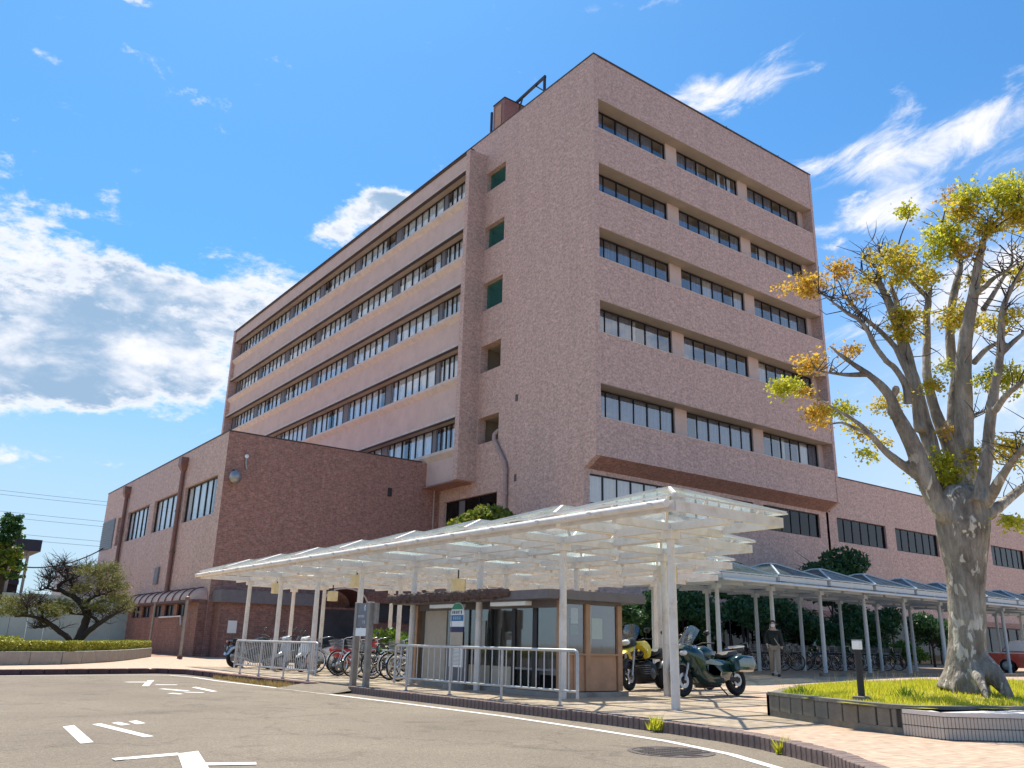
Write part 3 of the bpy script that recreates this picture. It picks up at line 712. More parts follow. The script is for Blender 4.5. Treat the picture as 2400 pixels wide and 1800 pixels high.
# long left face: bay with continuous window bands
XB = 26.24; BTOP = 31.86
mb = MB(); mb.box(XB, XC-.003, 40.56, 41.0, BZ, BTOP); part('bay_fin', mb, 'tile_pale', tower)
mb = MB(); mb.box(XB, XC-.003, 84.65, YE, BZ, BTOP); part('bay_fin', mb, 'tile_pale', tower)
LS = [28.55, 24.38, 20.6, 16.35, 11.95]; LH = [30.58, 26.35, 22.5, 18.38, 13.85]
Z0 = [LH[0]]+LH[1:]+[BZ]
for i in range(6):
    z0 = LH[0] if i == 0 else (LH[i] if i < 5 else BZ); z1 = BTOP if i == 0 else LS[i-1]
    part('spandrel', MB().box(XB+.32, XC-.6, 41.0, 84.65, z0 if i else LH[0], z1-(.02 if i else 0)), 'render_pink', tower) if i else part('spandrel', MB().box(XB+.12, XC-.6, 41.0, 84.65, z0, z1), 'render_pink', tower)
    if i:
        # projecting sill with a slanted underside
        pr = [(XB+.06, z1+.06), (XB+.06, z1-.12), (XB+.325, z1-.42), (XB+.5, z1-.42), (XB+.95, z1+.06)]
        n = len(pr); mb = MB(); mb.add([(x, 41.0, z) for x, z in pr]+[(x, 84.65, z) for x, z in pr], [tuple(range(n)), tuple(range(2*n-1, n-1, -1))]+[(k, n+k, n+(k+1) % n, (k+1) % n) for k in range(n)])
        part('window_ledge', mb, 'concrete_ledge', tower)
    if i < 5:
        part('hood_shadow_strip', MB().box(XB+.085, XB+.33, 41.0, 84.65, LH[i]-.05, LH[i]-.002), 'coping', tower)  # dark strip stands in for the shadow line under the hood lip
        part('hood', MB().box(XB+.1, XB+.325, 41.0, 84.65, LH[i], LH[i]+.16) if i else MB().box(XB+.06, XB+.13, 41.0, 84.65, LH[i], LH[i]+.1), 'concrete_ledge', tower)
        part('soffit', MB().box(XB+.14, XC-.2, 41.0, 84.65, LH[i]-.03, LH[i]-.004), 'soffit', tower)
part('bay_roof', MB().box(XB+.02, XC, 40.58, YE-.02, BTOP-.1, BTOP-.005), 'coping', tower)
part('bay_coping', MB().box(XB-.03, XB+.3, 40.54, YE, BTOP, BTOP+.07), 'coping', tower)
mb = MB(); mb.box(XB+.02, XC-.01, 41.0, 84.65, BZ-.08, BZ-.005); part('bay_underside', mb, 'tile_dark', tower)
GX = 27.02
# module: grey panel .92, pane .86, pair 1.86, pane 1.08, pair 1.86 (6.7 m), going away from the stair
def left_module(y_far, y_near, z0, h, seed):
    r = random.Random(seed); w = y_near-y_far; k = w/6.7
    # u runs from far to near
    ed = [0, .88, 1.76, 2.84, 3.74, 4.64, 5.62, 6.7]      # pair(0-1.76) single(1.76-2.84) pair(2.84-4.64) single(4.64-5.62) grey(5.62-6.7->next)
    ed = [e*k for e in ed]
    fm = frame_mesh(w, h, ed[1:-1], .05, .1, [.025, .08, .08, .025, .08, .08])
    cells = [(ed[j]+.045, ed[j+1]-.045) for j in range(6)]
    cur = []
    for j in range(6):
        q = r.random()
        if q < .90: cur.append((ed[j]+.01, ed[j+1]-.01, 0 if r.random() < .8 else 1))
        elif q < .92: cur.append((ed[j]+.03, ed[j]+(ed[j+1]-ed[j])*.5, 0))
    wdw = add_window(tower, fm, (GX-XC, y_near-YC, z0), -pi/2, [(w-b, w-a) for a, b in cells], h, [(w-b, w-a, c) for a, b, c in cur])
    link('blank_panel', MB().box(w-ed[7]+.04, w-ed[6]-.04, .02, .08, .05, h-.05).mesh('blank_panel', 'panel_grey'), wdw)
for i in range(5):
    z0, h = LS[i]+.06, LH[i]-LS[i]-.1
    for m_ in range(7):
        y0 = 43.93+6.72*(m_-1)+.9; 
        ya, yb = max(41.0, y0-0), min(84.6, y0+6.72)
        if yb-ya > 3: left_module(ya, yb, z0, h, 100*i+m_)
        else:
            fm = frame_mesh(yb-ya, h, [(yb-ya)/2], .05); add_window(tower, fm, (GX-XC, yb-YC, z0), -pi/2, [(.05, (yb-ya)/2-.03), ((yb-ya)/2+.03, yb-ya-.05)], h, [(.05, yb-ya-.05, 0)])
    part('room', MB().box(28.4, 28.5, 41.0, 84.6, z0-.4, z0+h+.5), 'room_dark', tower)
    part('ceiling', MB().box(GX+.2, 28.4, 41.0, 84.6, LH[i]+.03, LH[i]+.07), 'soffit', tower)
# crooked drain pipe down the stair wall
mb = MB(); mb.tube([(XC+.1, 38.5, 12.75), (XC-.1, 38.62, 12.5), (XC-.14, 38.6, 12.2), (XC-.14, 38.2, 11.6), (XC-.14, 37.5, 10.65), (XC-.14, 37.4, 10.2), (XC-.14, 37.4, 3.4)], .13, 10)
dp = part('drain_pipe', mb, 'pipe_pink', tower, 50)
part('bracket', MB().lathe([(.17, -.08), (.17, .08)], (XC-.14, 37.4, 8.9), 12).lathe([(.17, -.06), (.17, .06)], (XC-.14, 37.4, 6.6), 12), 'pipe_pink', dp)

# window cleaning crane on the roof
cr = root('roof_crane', 'rust red window cleaning crane cabin with a boom on the tower roof edge', 'crane', (30.0, 42.0, TOP))
part('cabin', MB().box(30.0, 32.3, 42.15, 43.5, 36.2, 38.4), 'pipe_brown', cr)
part('cabin_top', MB().box(29.96, 32.34, 42.11, 43.54, 38.4, 38.47), 'frame_dark', cr)
part('cabin_door', MB().box(29.96, 29.995, 42.5, 43.2, 36.35, 38.1), 'wood_panel', cr)
mb = MB()
for y in (42.3, 43.3):
    for x in (30.2, 32.1): mb.box(x-.12, x+.12, y-.12, y+.12, TOP-1, 36.0)
mb.box(29.8, 32.5, 42.0, 43.7, 35.8, 36.0)
part('carriage', mb, 'frame_dark', cr)
mb = MB(); mb.bar((31.1, 42.3, 38.5), (31.2, 39.0, 38.92), .15, .18); mb.bar((31.2, 39.1, 38.9), (31.2, 39.1, 37.0), .15, .15); mb.bar((31.2, 40.1, 38.75), (31.2, 39.1, 37.75), .08, .08); mb.bar((31.2, 42.0, 37.8), (31.1, 41.5, 38.5), .1, .1)
part('boom', mb, 'frame_dark', cr)
mb = MB(); mb.box(30.0, 30.14, 43.75, 43.89, 35.9, 38.1); mb.box(30.0, 30.1, 43.5, 43.9, 36.2, 36.3); part('ladder_post', mb, 'frame_dark', cr)

# ------------------------------------------------------------------ left wing
XW, YW, WT = 14.15, 44.5, 11.55; YWE = 72.45
wing = root('side_wing', 'low brick wing in front of the tower with three tall windows and brown downpipes', 'building', (XW, YW, 0))
wh = [(45.5, 51.27, 7.25, 9.34), (52.72, 57.82, 7.22, 9.3), (59.05, 64.73, 7.2, 9.27), (66.7, 67.6, 7.13, 9.2)]
mb = MB(); wall_with_holes(mb, 'x', XW, YW, YWE, 0, WT, wh, .3, 1)
part('side_wall', mb, 'tile_pale', wing)
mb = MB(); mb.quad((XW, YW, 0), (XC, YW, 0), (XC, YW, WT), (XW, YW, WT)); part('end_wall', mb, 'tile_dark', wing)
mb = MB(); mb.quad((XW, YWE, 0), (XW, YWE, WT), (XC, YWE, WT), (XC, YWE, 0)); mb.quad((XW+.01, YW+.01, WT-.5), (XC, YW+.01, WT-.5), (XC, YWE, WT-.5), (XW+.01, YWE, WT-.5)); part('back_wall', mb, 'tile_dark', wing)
mb = MB(); mb.box(XW-.03, XW+.3, YW-.03, YWE, WT, WT+.07); mb.box(XW+.3, XC-1.35, YW-.03, YW+.3, WT, WT+.07); part('coping', mb, 'coping', wing)
for j, (ya, yb, a, b) in enumerate(wh[:3]):
    w, h = yb-ya, b-a; ed = [0, 1.15, 2.3, 3.5, 4.5, w]
    fm = frame_mesh(w, h, [e for e in ed[1:-1]], .07, .1, [.04, .08, .1, .04])
    add_window(wing, fm, (.16, yb-YW, a), -pi/2, [(ed[k]+.05, ed[k+1]-.05) for k in range(5)], h, [(ed[k]+.02, ed[k+1]-.02, 0) for k in range(4)])
    part('room', MB().box(XW+1.5, XW+1.6, ya-.3, yb+.3, a-.2, b+.2), 'room_dark', wing)
part('blank_shutter', MB().box(XW+.2, XW+.25, 66.7, 67.6, 7.1, 9.25), 'pipe_brown', wing)
lv = part('louvre', MB().box(XW-.05, XW+.02, 68.35, 72.28, 7.05, 9.28), 'louvre', wing); s_ = MB()
for k in range(14): s_.box(XW-.09, XW-.051, 68.4, 72.24, 7.1+k*.155, 7.16+k*.155)
part('slat', s_, 'louvre', lv)
for y, z0 in ((51.72, 0), (65.3, 0)):
    p_ = part('downpipe', MB().tube([(XW-.16, y, 10.6), (XW-.16, y, .05)], .13, 10), 'pipe_brown', wing, 50)
    mb = MB(); mb.box(XW-.42, XW-.003, y-.3, y+.3, 10.75, 11.2); mb.add([(XW-.42, y-.3, 10.748), (XW-.01, y-.3, 10.748), (XW-.01, y+.3, 10.748), (XW-.42, y+.3, 10.748), (XW-.28, y-.14, 10.4), (XW-.04, y-.14, 10.4), (XW-.04, y+.14, 10.4), (XW-.28, y+.14, 10.4)], [(0,1,2,3),(7,6,5,4),(0,4,5,1),(1,5,6,2),(2,6,7,3),(3,7,4,0)])
    part('hopper', mb, 'pipe_brown', p_)
    for zz_ in (8, 5.6, 3): part('clip', MB().lathe([(.165, -.05), (.165, .05)], (XW-.16, y, zz_), 10), 'pipe_brown', p_)
part('meter_box', MB().box(XW-.12, XW-.003, 54.3, 55.1, 3.9, 4.9), 'frame_grey', wing)
part('vent', MB().box(23.95, 24.2, YW-.06, YW-.003, 9.2, 9.7), 'vent_dark', wing)
part('conduit', MB().tube([(27.15, YW-.08, 10.0), (27.15, YW-.08, 4)], .06, 8), 'pipe_pink', wing)
dish = part('flood_light', MB().ell((14.62, YW-.45, 9.05), (.33, .28, .36), 14, 10), 'metal_grey', wing, 60)
part('bracket', MB().tube([(14.62, YW-.2, 9.2), (14.62, YW, 9.5)], .05, 6), 'frame_dark', dish)
cm = part('wall_fixture', MB().tube([(15.2, YW-.1, 10.3), (15.2, YW-.14, 9.9), (15.3, YW-.1, 9.6)], .06, 8), 'metal_grey', wing, 50)
part('cap', MB().ell((15.2, YW-.14, 10.3), (.12, .1, .12)), 'sign_white', cm, 60)

# ground floor below the wing: tiled base with a flat dark roof band and a vaulted doorway
base = root('ground_floor_annex', 'low dark tiled annex with a flat roof band under the side wing', 'building', (14.45, 43.4, 0))
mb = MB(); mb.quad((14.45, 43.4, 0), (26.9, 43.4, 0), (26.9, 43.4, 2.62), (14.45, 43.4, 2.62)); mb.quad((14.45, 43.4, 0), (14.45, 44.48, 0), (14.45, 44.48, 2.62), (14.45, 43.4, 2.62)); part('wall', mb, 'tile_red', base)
part('roof_band', MB().box(14.3, 19.3, 43.1, 44.49, 2.62, 3.22), 'slate_grey', base)
mb = MB(); n = 12
for k in range(n):
    a0, a1 = pi*k/n, pi*(k+1)/n
    mb.quad((20.7-1.3*cos(a0), 42.3, 2.75+.85*sin(a0)), (20.7-1.3*cos(a1), 42.3, 2.75+.85*sin(a1)), (20.7-1.3*cos(a1), 44.45, 2.75+.85*sin(a1)), (20.7-1.3*cos(a0), 44.45, 2.75+.85*sin(a0)))
part('vaulted_roof', mb, 'arcade_frame', base, 40)
part('vault_rim', MB().tube([(20.7-1.3*cos(pi*k/12), 42.3, 2.75+.85*sin(pi*k/12)) for k in range(13)], .05, 6), 'concrete_ledge', base)
part('doorway', MB().box(19.6, 21.8, 43.3, 43.395, 0, 2.5), 'room_dark', base)
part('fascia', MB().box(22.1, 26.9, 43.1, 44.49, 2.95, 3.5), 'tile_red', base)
part('dark_window', MB().box(22.2, 26.85, 43.3, 43.396, 1.95, 2.94), 'room_dark', base)
part('notice', MB().box(14.9, 15.35, 43.36, 43.398, 1.15, 1.75), 'paper', base)

# vaulted plastic roofed passage along the wing
arc = root('arcade', 'brick passage under a ribbed orange barrel roof along the side wing', 'building', (14.3, 44.6, 0))
mb = MB(); ah = [(46.4+2.35*k, 46.4+2.35*k+1.75, 1.95, 2.6) for k in range(5)]
wall_with_holes(mb, 'x', 13.7, 44.55, 59, 0, 2.72, ah, .15, 1); mb.quad((13.7, 44.55, 0), (14.14, 44.55, 0), (14.14, 44.55, 2.72), (13.7, 44.55, 2.72))
part('wall', mb, 'tile_red', arc)
for ya, yb, a, b in ah:
    fm = frame_mesh(yb-ya, b-a, [(yb-ya)/2], .05); add_window(arc, fm, (13.78-14.3, yb-44.6, a), -pi/2, [(.05, .84), (.91, yb-ya-.05)], b-a, [(.1, yb-ya-.1, 3)], PANE)
part('beam', MB().box(13.35, 13.69, 44.6, 59, 2.62, 2.74), 'arcade_frame', arc)
for k in range(10):
    y0 = 45.45+1.36*k; mb = MB(); q = 7
    for j in range(q):
        a0, a1 = pi/2*j/q, pi/2*(j+1)/q
        P = lambda a, y: (14.12-.72*cos(a), y, 2.75+.62*sin(a))
        mb.quad(P(a0, y0+.03), P(a1, y0+.03), P(a1, y0+1.33), P(a0, y0+1.33))
    part('roof_panel', mb, 'arcade_orange', arc, 60)
    part('rib', MB().tube([(14.12-.74*cos(pi/2*j/8), y0, 2.75+.64*sin(pi/2*j/8)) for j in range(9)], .035, 6), 'arcade_frame', arc)
mb = MB(); q = 6
for i in range(q):
    for j in range(q):
        P = lambda a, b: (14.12-.72*cos(a)*cos(b), 45.42-.8*sin(b)*cos(a), 2.75+.62*sin(a))
        a0, a1, b0, b1 = pi/2*i/q, pi/2*(i+1)/q, pi/2*j/q, pi/2*(j+1)/q
        mb.quad(P(a0, b0), P(a0, b1), P(a1, b1), P(a1, b0))
part('end_cap', mb, 'arcade_orange', arc, 60)
part('white_pipe', MB().tube([(13.6, 51.0, 1.93), (13.6, 47.0, 1.95), (13.6, 46.8, 1.5)], .04, 6), 'white_paint', arc)
th_ = root('passage_post', 'rusty brown post standing on red paving in front of the arcade', 'post', (11.66, 39.6, 0))
part('shaft', MB().tube([(11.66, 39.6, 0), (11.66, 39.6, 2.5)], .07, 8), 'post_weathered', th_, 50); part('cap', MB().lathe([(.1, 2.5), (.1, 2.62), (.03, 2.66)], (11.66, 39.6, 0), 10), 'pipe_brown', th_); part('foot', MB().lathe([(.12, 0), (.12, .12), (.075, .14)], (11.66, 39.6, 0), 10), 'arcade_frame', th_)
th_ = root('passage_post', 'thin faded post between the hedge end and the arcade windows', 'post', (12.4, 47.6, 0))
part('shaft', MB().tube([(12.4, 47.6, 0), (12.4, 47.6, 2.6)], .06, 8), 'post_weathered', th_, 50); part('foot', MB().lathe([(.11, 0), (.11, .1), (.06, .12)], (12.4, 47.6, 0), 10), 'arcade_frame', th_)

# ------------------------------------------------------------------ right wing
rw = root('right_wing', 'low brown tiled wing running right from the tower behind the big tree', 'building', (48.6, 31.0, 0))
rh = []
x = 49.25
while x < 84: rh.append((x, x+5.75, 7.66, 9.22)); x += 6.95
mb = MB(); wall_with_holes(mb, 'y', 31.0, 48.6, 88, 3.3, 11.87, rh, .2, 1); part('wall', mb, 'tile_pale', rw)
part('coping', MB().box(48.62, 88, 30.96, 31.3, 11.87, 11.94), 'coping', rw)
mb = MB(); mb.quad((48.4, 31.2, 11.3), (88, 31.2, 11.3), (88, 60, 11.3), (48.4, 60, 11.3)); part('roof', mb, 'slate_grey', rw)
for a, b, z0, z1 in rh:
    w, h = b-a, z1-z0; ws = w/6
    fm = frame_mesh(w, h, [ws*(k+1) for k in range(5)], .06, .1, [.03, .06, .03, .06, .03])
    add_window(rw, fm, (a-48.6, .12, z0), 0, [(k*ws+.04, (k+1)*ws-.04) for k in range(6)], h, [(k*ws+.03, (k+1)*ws-.03, 3) for k in range(6) if rt.random() < .3], PANE_D)
part('room', MB().box(48.7, 88, 32.3, 32.4, 7.2, 9.6), 'room_dark', rw)
# ground-floor shopfront glazing behind the walkway
gf = root('entrance_glazing', 'long dark glazed ground floor front behind the walkway canopy', 'shopfront', (28, 31, 0))
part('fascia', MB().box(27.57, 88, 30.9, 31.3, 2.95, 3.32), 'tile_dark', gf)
for k in range(20):
    x0 = 27.8+3.0*k; fm = frame_mesh(2.96, 2.75, [1.48], .07, .1)
    add_window(gf, fm, (x0-28, .1, .2), 0, [(.08, 1.44), (1.52, 2.88)], 2.75, None, PANE_D)
part('room', MB().box(27.6, 88, 34.2, 34.3, 0, 3.5), 'room_dark', gf); part('ceiling', MB().box(27.6, 88, 31.3, 34.2, 3.1, 3.2), 'soffit', gf)
part('plinth', MB().box(27.57, 88, 30.95, 31.25, 0, .2), 'slate_grey', gf)
part('side_wall', MB().box(27.58, 27.8, 31.3, 43.3, 0, 3.3), 'tile_red', gf)
part('poster', MB().box(45.6, 46.9, 30.92, 30.96, .95, 2.0), 'paper_green', gf, label='pale green notice in the glazing')

# ------------------------------------------------------------------ far left
fb = root('brown_house', 'dark brown building with pale upright fins far left behind the trees', 'building', (6.1, 60, 0))
part('wall', MB().box(-6, 7.5, 60.0, 66, 0, 6.35), 'house_dark', fb)
part('roof', MB().box(-6.2, 8.3, 59.3, 66.4, 5.7, 6.4), 'house_roof', fb)
for x in (3.2, 3.9, 4.6, 5.3, 6.0, 6.7): part('fin', MB().box(x, x+.16, 59.05, 59.28, .6, 6.75), 'house_fin', fb)
part('corner_post', MB().box(7.62, 7.76, 59.5, 59.7, 0, 6.0), 'house_fin', fb)
part('balcony_rail', MB().box(-6, 7.5, 59.7, 59.99, 3.7, 3.95), 'house_roof', fb)
hd = root('hoarding', 'pale grey green site hoarding behind the twisted pine', 'fence', (10, 58.5, 0))
for k in range(9): part('panel', MB().box(5.4+.92*k, 5.4+.92*k+.9, 58.4, 58.46, .1, 3.15+.02*(k % 2)), 'hoarding', hd)
part('rail', MB().box(5.4, 13.7, 58.46, 58.55, 3.0, 3.1), 'metal_grey', hd)
sh = root('grey_shed', 'small pale shed seen over the hoarding beside the side wing', 'shed', (12.6, 70, 0))
part('wall', MB().box(11.6, 13.9, 70, 74, 0, 5.6), 'shed_grey', sh); part('roof', MB().box(11.5, 13.95, 69.9, 74, 5.6, 5.7), 'frame_grey', sh)
for k, (z0, z1, lab) in enumerate([(12.95, 12.45, 'topmost faint power line crossing the sky left of the wing'), (12.55, 12.1, 'second faint power line from the top left of the wing'), (11.2, 10.5, 'third faint power line from the top left of the wing'), (10.75, 10.0, 'fourth faint power line from the top left of the wing'), (9.3, 8.6, 'fifth faint power line from the top left of the wing'), (8.85, 8.1, 'lowest faint power line left of the wing')]):
    P = [(8.4-46*t+60*t*0, 89.6, z0) for t in (0,)]
    a, b = Vector((-40, 96, z0+3.2)), Vector((30, 88, z1))
    pts = [a.lerp(b, t/16)+Vector((0, 0, -1.2*4*(t/16)*(1-t/16)+.9)) for t in range(17)]
    thing('power_line', MB().tube(pts, .016, 5), 'cable', lab, 'cable', group='power lines left of the wing')
pts = [Vector((8.6, 66, 5.15)).lerp(Vector((14.1, 71, 7.2)), t/12)+Vector((0, 0, -.45*4*(t/12)*(1-t/12))) for t in range(13)]
thing('service_cable', MB().tube(pts, .05, 6), 'cable', 'thick sagging cable from the brown house up to the side wing', 'cable')
# ------------------------------------------------------------------ walkway canopy: a grid of glazed square umbrellas on posts
MOD = 2.8
def gp(i, j): return 10.75+MOD*i, 9.9+MOD*j
def umbrella_meshes(steel, glaze, tagn, za=3.53, ze=3.13):
    h = 1.30; out = {}
    post = MB(); post.tube([(0, 0, -.3), (0, 0, 1.7), (0, 0, 2.80)], [.073, .073, .066], 14); post.lathe([(.078, 1.66), (.078, 1.69)], n=14)
    out['post'] = post.mesh('post', steel[0], 50)
    collar = MB(); collar.box(-.11, .11, -.11, .11, 2.70, 2.86); out['head'] = collar.mesh('head', steel[0])
    fr = []
    mb = MB(); mb.bar((0, -h, 2.90), (0, h, 2.90), .10, .13); out['cross_beam_a'] = mb.mesh('cross_beam', steel[0])
    mb = MB(); mb.bar((-h, 0, 2.902), (h, 0, 2.902), .098, .13); out['cross_beam_b'] = mb.mesh('cross_beam', steel[0])
    edge = MB(); edge.box(-h, h, -.03, .03, 2.90, 3.06); out['edge_beam'] = edge.mesh('edge_beam', steel[0])
    e = h+.07; c = .15; g = MB()
    g.quad((-e, -e, ze), (e, -e, ze), (c, -c, za), (-c, -c, za)); out['pane'] = g.mesh('roof_pane', glaze)
    cap = MB(); cap.box(-.17, .17, -.17, .17, za-.01, za+.03); out['cap'] = cap.mesh('cap', steel[0])
    hb = MB(); hb.bar((.16, .16, za+.005), (h+.06, h+.06, ze+.01), .05, .05); out['hip'] = hb.mesh('hip_bar', steel[0])
    st = MB()
    st.bar((0, -h, 3.06), (0, -e, ze), .03, .03); st.bar((-h*.5, -h, 3.06), (-h*.5, -e, ze), .03, .03); st.bar((h*.5, -h, 3.06), (h*.5, -e, ze), .03, .03)
    out['stay'] = st.mesh('stay', steel[0])
    rim = MB(); rim.box(-e, e, -.012, .012, ze-.015, ze+.012); out['rim'] = rim.mesh('rim', steel[0])
    return out
UM_A = umbrella_meshes(('canopy_steel',), 'roof_glazing', 'a')
UM_B = umbrella_meshes(('canopy_steel_shade',), 'roof_glazing_shade', 'b', 3.60, 3.09)  # copy for the shaded canopy: shade mixed into steel and glazing colours
def umbrella(parent, x, y, z, U, org):
    lx, ly = x-org[0], y-org[1]; h = 1.30; e = h+.07
    link('post', U['post'], parent, (lx, ly, z))
    f = link('roof_frame', U['cross_beam_a'], parent, (lx, ly, z))
    link('cross_beam', U['cross_beam_b'], f); link('head', U['head'], f); link('cap', U['cap'], f)
    for k in range(4):
        a = k*pi/2
        link('edge_beam', U['edge_beam'], f, (h*sin(a), -h*cos(a), .002*(k % 2)), (0, 0, a))
        link('hip_bar', U['hip'], f, (0, 0, 0), (0, 0, a)); link('stay', U['stay'], f, (0, 0, 0), (0, 0, a))
        link('roof_pane', U['pane'], f, (0, 0, 0), (0, 0, a)); link('rim', U['rim'], f, (e*sin(a), -e*cos(a), .003*(k % 2)), (0, 0, a))
near = root('bus_stop_canopy', 'white steel canopy of glazed square umbrellas on posts over the kiosk and cycle parking', 'canopy', (10.75, 9.9, 0))
cells_near = [(0, j) for j in range(8)]+[(1, j) for j in range(1, 9)]+[(2, j) for j in range(2, 8)]+[(3, j) for j in range(3, 7)]
for i, j in cells_near:
    x, y = gp(i, j); umbrella(near, x, y, 0, UM_A, (10.75, 9.9))
gut = MB(); gut.tube([(9.30, 8.62, 3.00), (9.30, 30.9, 3.00)], .062, 10)
g_ = part('gutter_pipe', gut, 'canopy_steel', near, 50)
for j in range(17):
    link('bracket', UM_A['head'], g_, (9.30-10.75, 8.9-9.9+1.36*j, 3.0-2.78*.35), scale=(.9, .3, .35)) if j == 0 else link('bracket', g_.children[0].data, g_, (9.30-10.75, 8.9-9.9+1.36*j, 3.0-2.78*.35), scale=(.9, .3, .35))
part('downpipe', MB().tube([(10.95, 26.75, 2.9), (10.92, 24.25, 2.75), (10.92, 24.15, 0)], .055, 8), 'canopy_steel', near, 50)
far = root('walkway_canopy', 'glazed walkway canopy with its shade painted grey blue, on posts running right past the big tree', 'canopy', (21.95, 18.3, 0))
for i in range(4, 15):
    for j in (3, 4):
        x, y = gp(i, j); umbrella(far, x, y, zg(x, y)*.92, UM_B, (21.95, 18.3))
part('gutter_pipe', MB().tube([(20.6, 16.88, 2.98), (50.5, 16.88, 2.98)], .045, 8), 'canopy_steel_shade', far, 50)
def hang_lamp(loc, lab):
    r = root('canopy_lamp', lab, 'lamp', loc, group='cream box lamps under the canopy')
    part('housing', MB().box(-.14, .14, -.14, .14, -.17, .17), 'lamp_cream', r, world=False)
    part('hanger', MB().tube([(0, 0, .17), (0, 0, .42)], .02, 6), 'frame_dark', r, world=False)
    part('end_plate', MB().box(.141, .16, -.13, .13, -.16, .16), 'frame_dark', r, world=False)
hang_lamp((11.6, 29.2, 2.62), 'cream box lamp hanging at the far left of the canopy')
hang_lamp((11.9, 23.7, 2.66), 'cream box lamp hanging above the grey information sign')
hang_lamp((13.6, 28.9, 2.45), 'cream box lamp deep under the canopy in front of the vaulted doorway')
hang_lamp((13.4, 20.4, 2.5), 'cream box lamp beside the left end of the kiosk roof')
hang_lamp((14.1, 13.1, 2.5), 'cream box lamp right of the kiosk roof beside the grouped posts')

# ------------------------------------------------------------------ kiosk
kx0, kx1, ky0, ky1 = 10.98, 12.6, 13.02, 18.5
ki = root('bus_kiosk', 'brown panelled waiting kiosk with large windows and a flat rusty edged roof', 'kiosk', (kx0, ky0, 0))
part('roof', MB().box(10.42, 13.0, 12.72, 18.75, 1.80, 1.97), 'slate_grey', ki)
# lumpy weathered roof edge along the front
mb = MB(); rr = random.Random(3); n = 90
for k in range(n):
    y = 14.0+4.9*k/n; mb.ell((10.38+rr.uniform(-.03, .03), y, 1.93+rr.uniform(-.03, .03)), (.10, .07, .085+rr.uniform(0, .03)), 6, 4)
tag(part('roof_edge', mb, 'roof_rust', ki), kind='stuff')
part('front_beam', MB().box(kx0, kx0+.08, 13.14, 18.4, 1.66, 1.799), 'slate_grey', ki)
part('side_beam', MB().box(kx0+.12, 12.6, ky0-.0, ky0+.07, 1.73, 1.799), 'slate_grey', ki)
for (x0, x1, y0, y1) in ((kx0-.03, kx0+.10, ky0-.03, ky0+.12), (kx0-.03, kx0+.10, 18.4, 18.53)):
    bevel(part('column', MB().box(x0, x1, y0, y1, 0, 1.798), 'wood_brown', ki), .012)
for x0, x1 in ((11.60, 11.73), (12.47, 12.6)): bevel(part('column', MB().box(x0, x1, ky0-.02, ky0+.1, .1, 1.75), 'wood_brown', ki), .01)
for x0, x1 in ((kx0+.12, 11.30), (11.315, 11.655), (11.67, 12.46)): bevel(part('panel', MB().box(x0, x1, ky0+.02, ky0+.05, .10, .77), 'wood_panel', ki), .006)
part('sill', MB().box(kx0+.1, 12.6, ky0-.03, ky0+.08, .765, .80), 'wood_brown', ki)
part('plinth', MB().box(kx0-.1, 12.68, ky0-.09, 18.6, .0, .085), 'concrete', ki)
for x0, x1 in ((kx0+.12, 11.59), (11.74, 12.46)): part('side_window', MB().box(x0, x1, ky0+.03, ky0+.04, .80, 1.73), 'screen_glass', ki)
part('notice', MB().box(11.82, 12.10, ky0+.045, ky0+.05, 1.08, 1.48), 'paper_yellow', ki, label='pale yellow timetable sheet behind the side glass')
part('notice', MB().box(11.27, 11.45, ky0+.045, ky0+.05, 1.36, 1.66), 'paper', ki)
part('notice', MB().box(11.27, 11.45, ky0+.045, ky0+.05, 1.15, 1.34), 'poster_green', ki)
part('notice', MB().box(11.76, 11.80, ky0+.045, ky0+.05, .85, 1.72), 'paper_green', ki)
# front: glass bay, dark opening, beige board, door gap
part('front_window', MB().box(kx0+.02, kx0+.03, 14.62, 16.2, .50, 1.659), 'screen_glass', ki)
for y in (14.60, 15.35, 16.2): part('mullion', MB().box(kx0, kx0+.06, y-.02, y+.02, .1, 1.659), 'frame_dark', ki)
part('front_panel', MB().box(kx0+.01, kx0+.04, 14.62, 16.2, .09, .5), 'beige_board', ki)
part('board', MB().box(kx0+.01, kx0+.05, 17.15, 18.1, .09, 1.659), 'beige_board', ki)
part('board', MB().box(kx0+.01, kx0+.04, 16.24, 17.1, .09, .85), 'panel_grey', ki); part('front_window', MB().box(kx0+.02, kx0+.03, 16.24, 17.1, .85, 1.659), 'screen_glass', ki)
part('notice', MB().box(kx0-.012, kx0+.008, 15.58, 15.78, .86, 1.42), 'paper', ki, label='white slip posted on the kiosk front')
part('front_window', MB().box(kx0+.02, kx0+.03, 13.92, 14.5, .5, 1.659), 'screen_glass', ki); part('front_window', MB().box(kx0+.02, kx0+.03, 13.16, 13.78, .5, 1.659), 'screen_glass', ki)
for y0, y1 in ((14.5, 14.58), (13.78, 13.92)): part('mullion', MB().box(kx0, kx0+.06, y0, y1, .09, 1.659), 'frame_dark', ki)
part('transom', MB().box(kx0+.01, kx0+.05, 13.16, 14.5, .46, .5), 'frame_grey', ki)
part('door', MB().box(kx0+.3, kx0+.34, 18.1, 18.4, .09, 1.65), 'room_dark', ki)
part('bench', MB().box(kx0+.5, kx0+.95, 13.3, 14.5, .36, .48), 'metal_grey', ki); part('bench', MB().box(kx0+.6, kx0+.66, 13.4, 14.4, .09, .36), 'frame_dark', ki)
part('back_wall', MB().box(12.52, 12.58, ky0+.1, 18.5, .09, 1.80), 'beige_board', ki); part('end_wall', MB().box(kx0+.1, 12.5, 18.42, 18.48, .09, 1.80), 'beige_board', ki)
part('partition', MB().box(kx0+.2, 12.5, 16.2, 16.26, .09, 1.80), 'beige_board', ki)
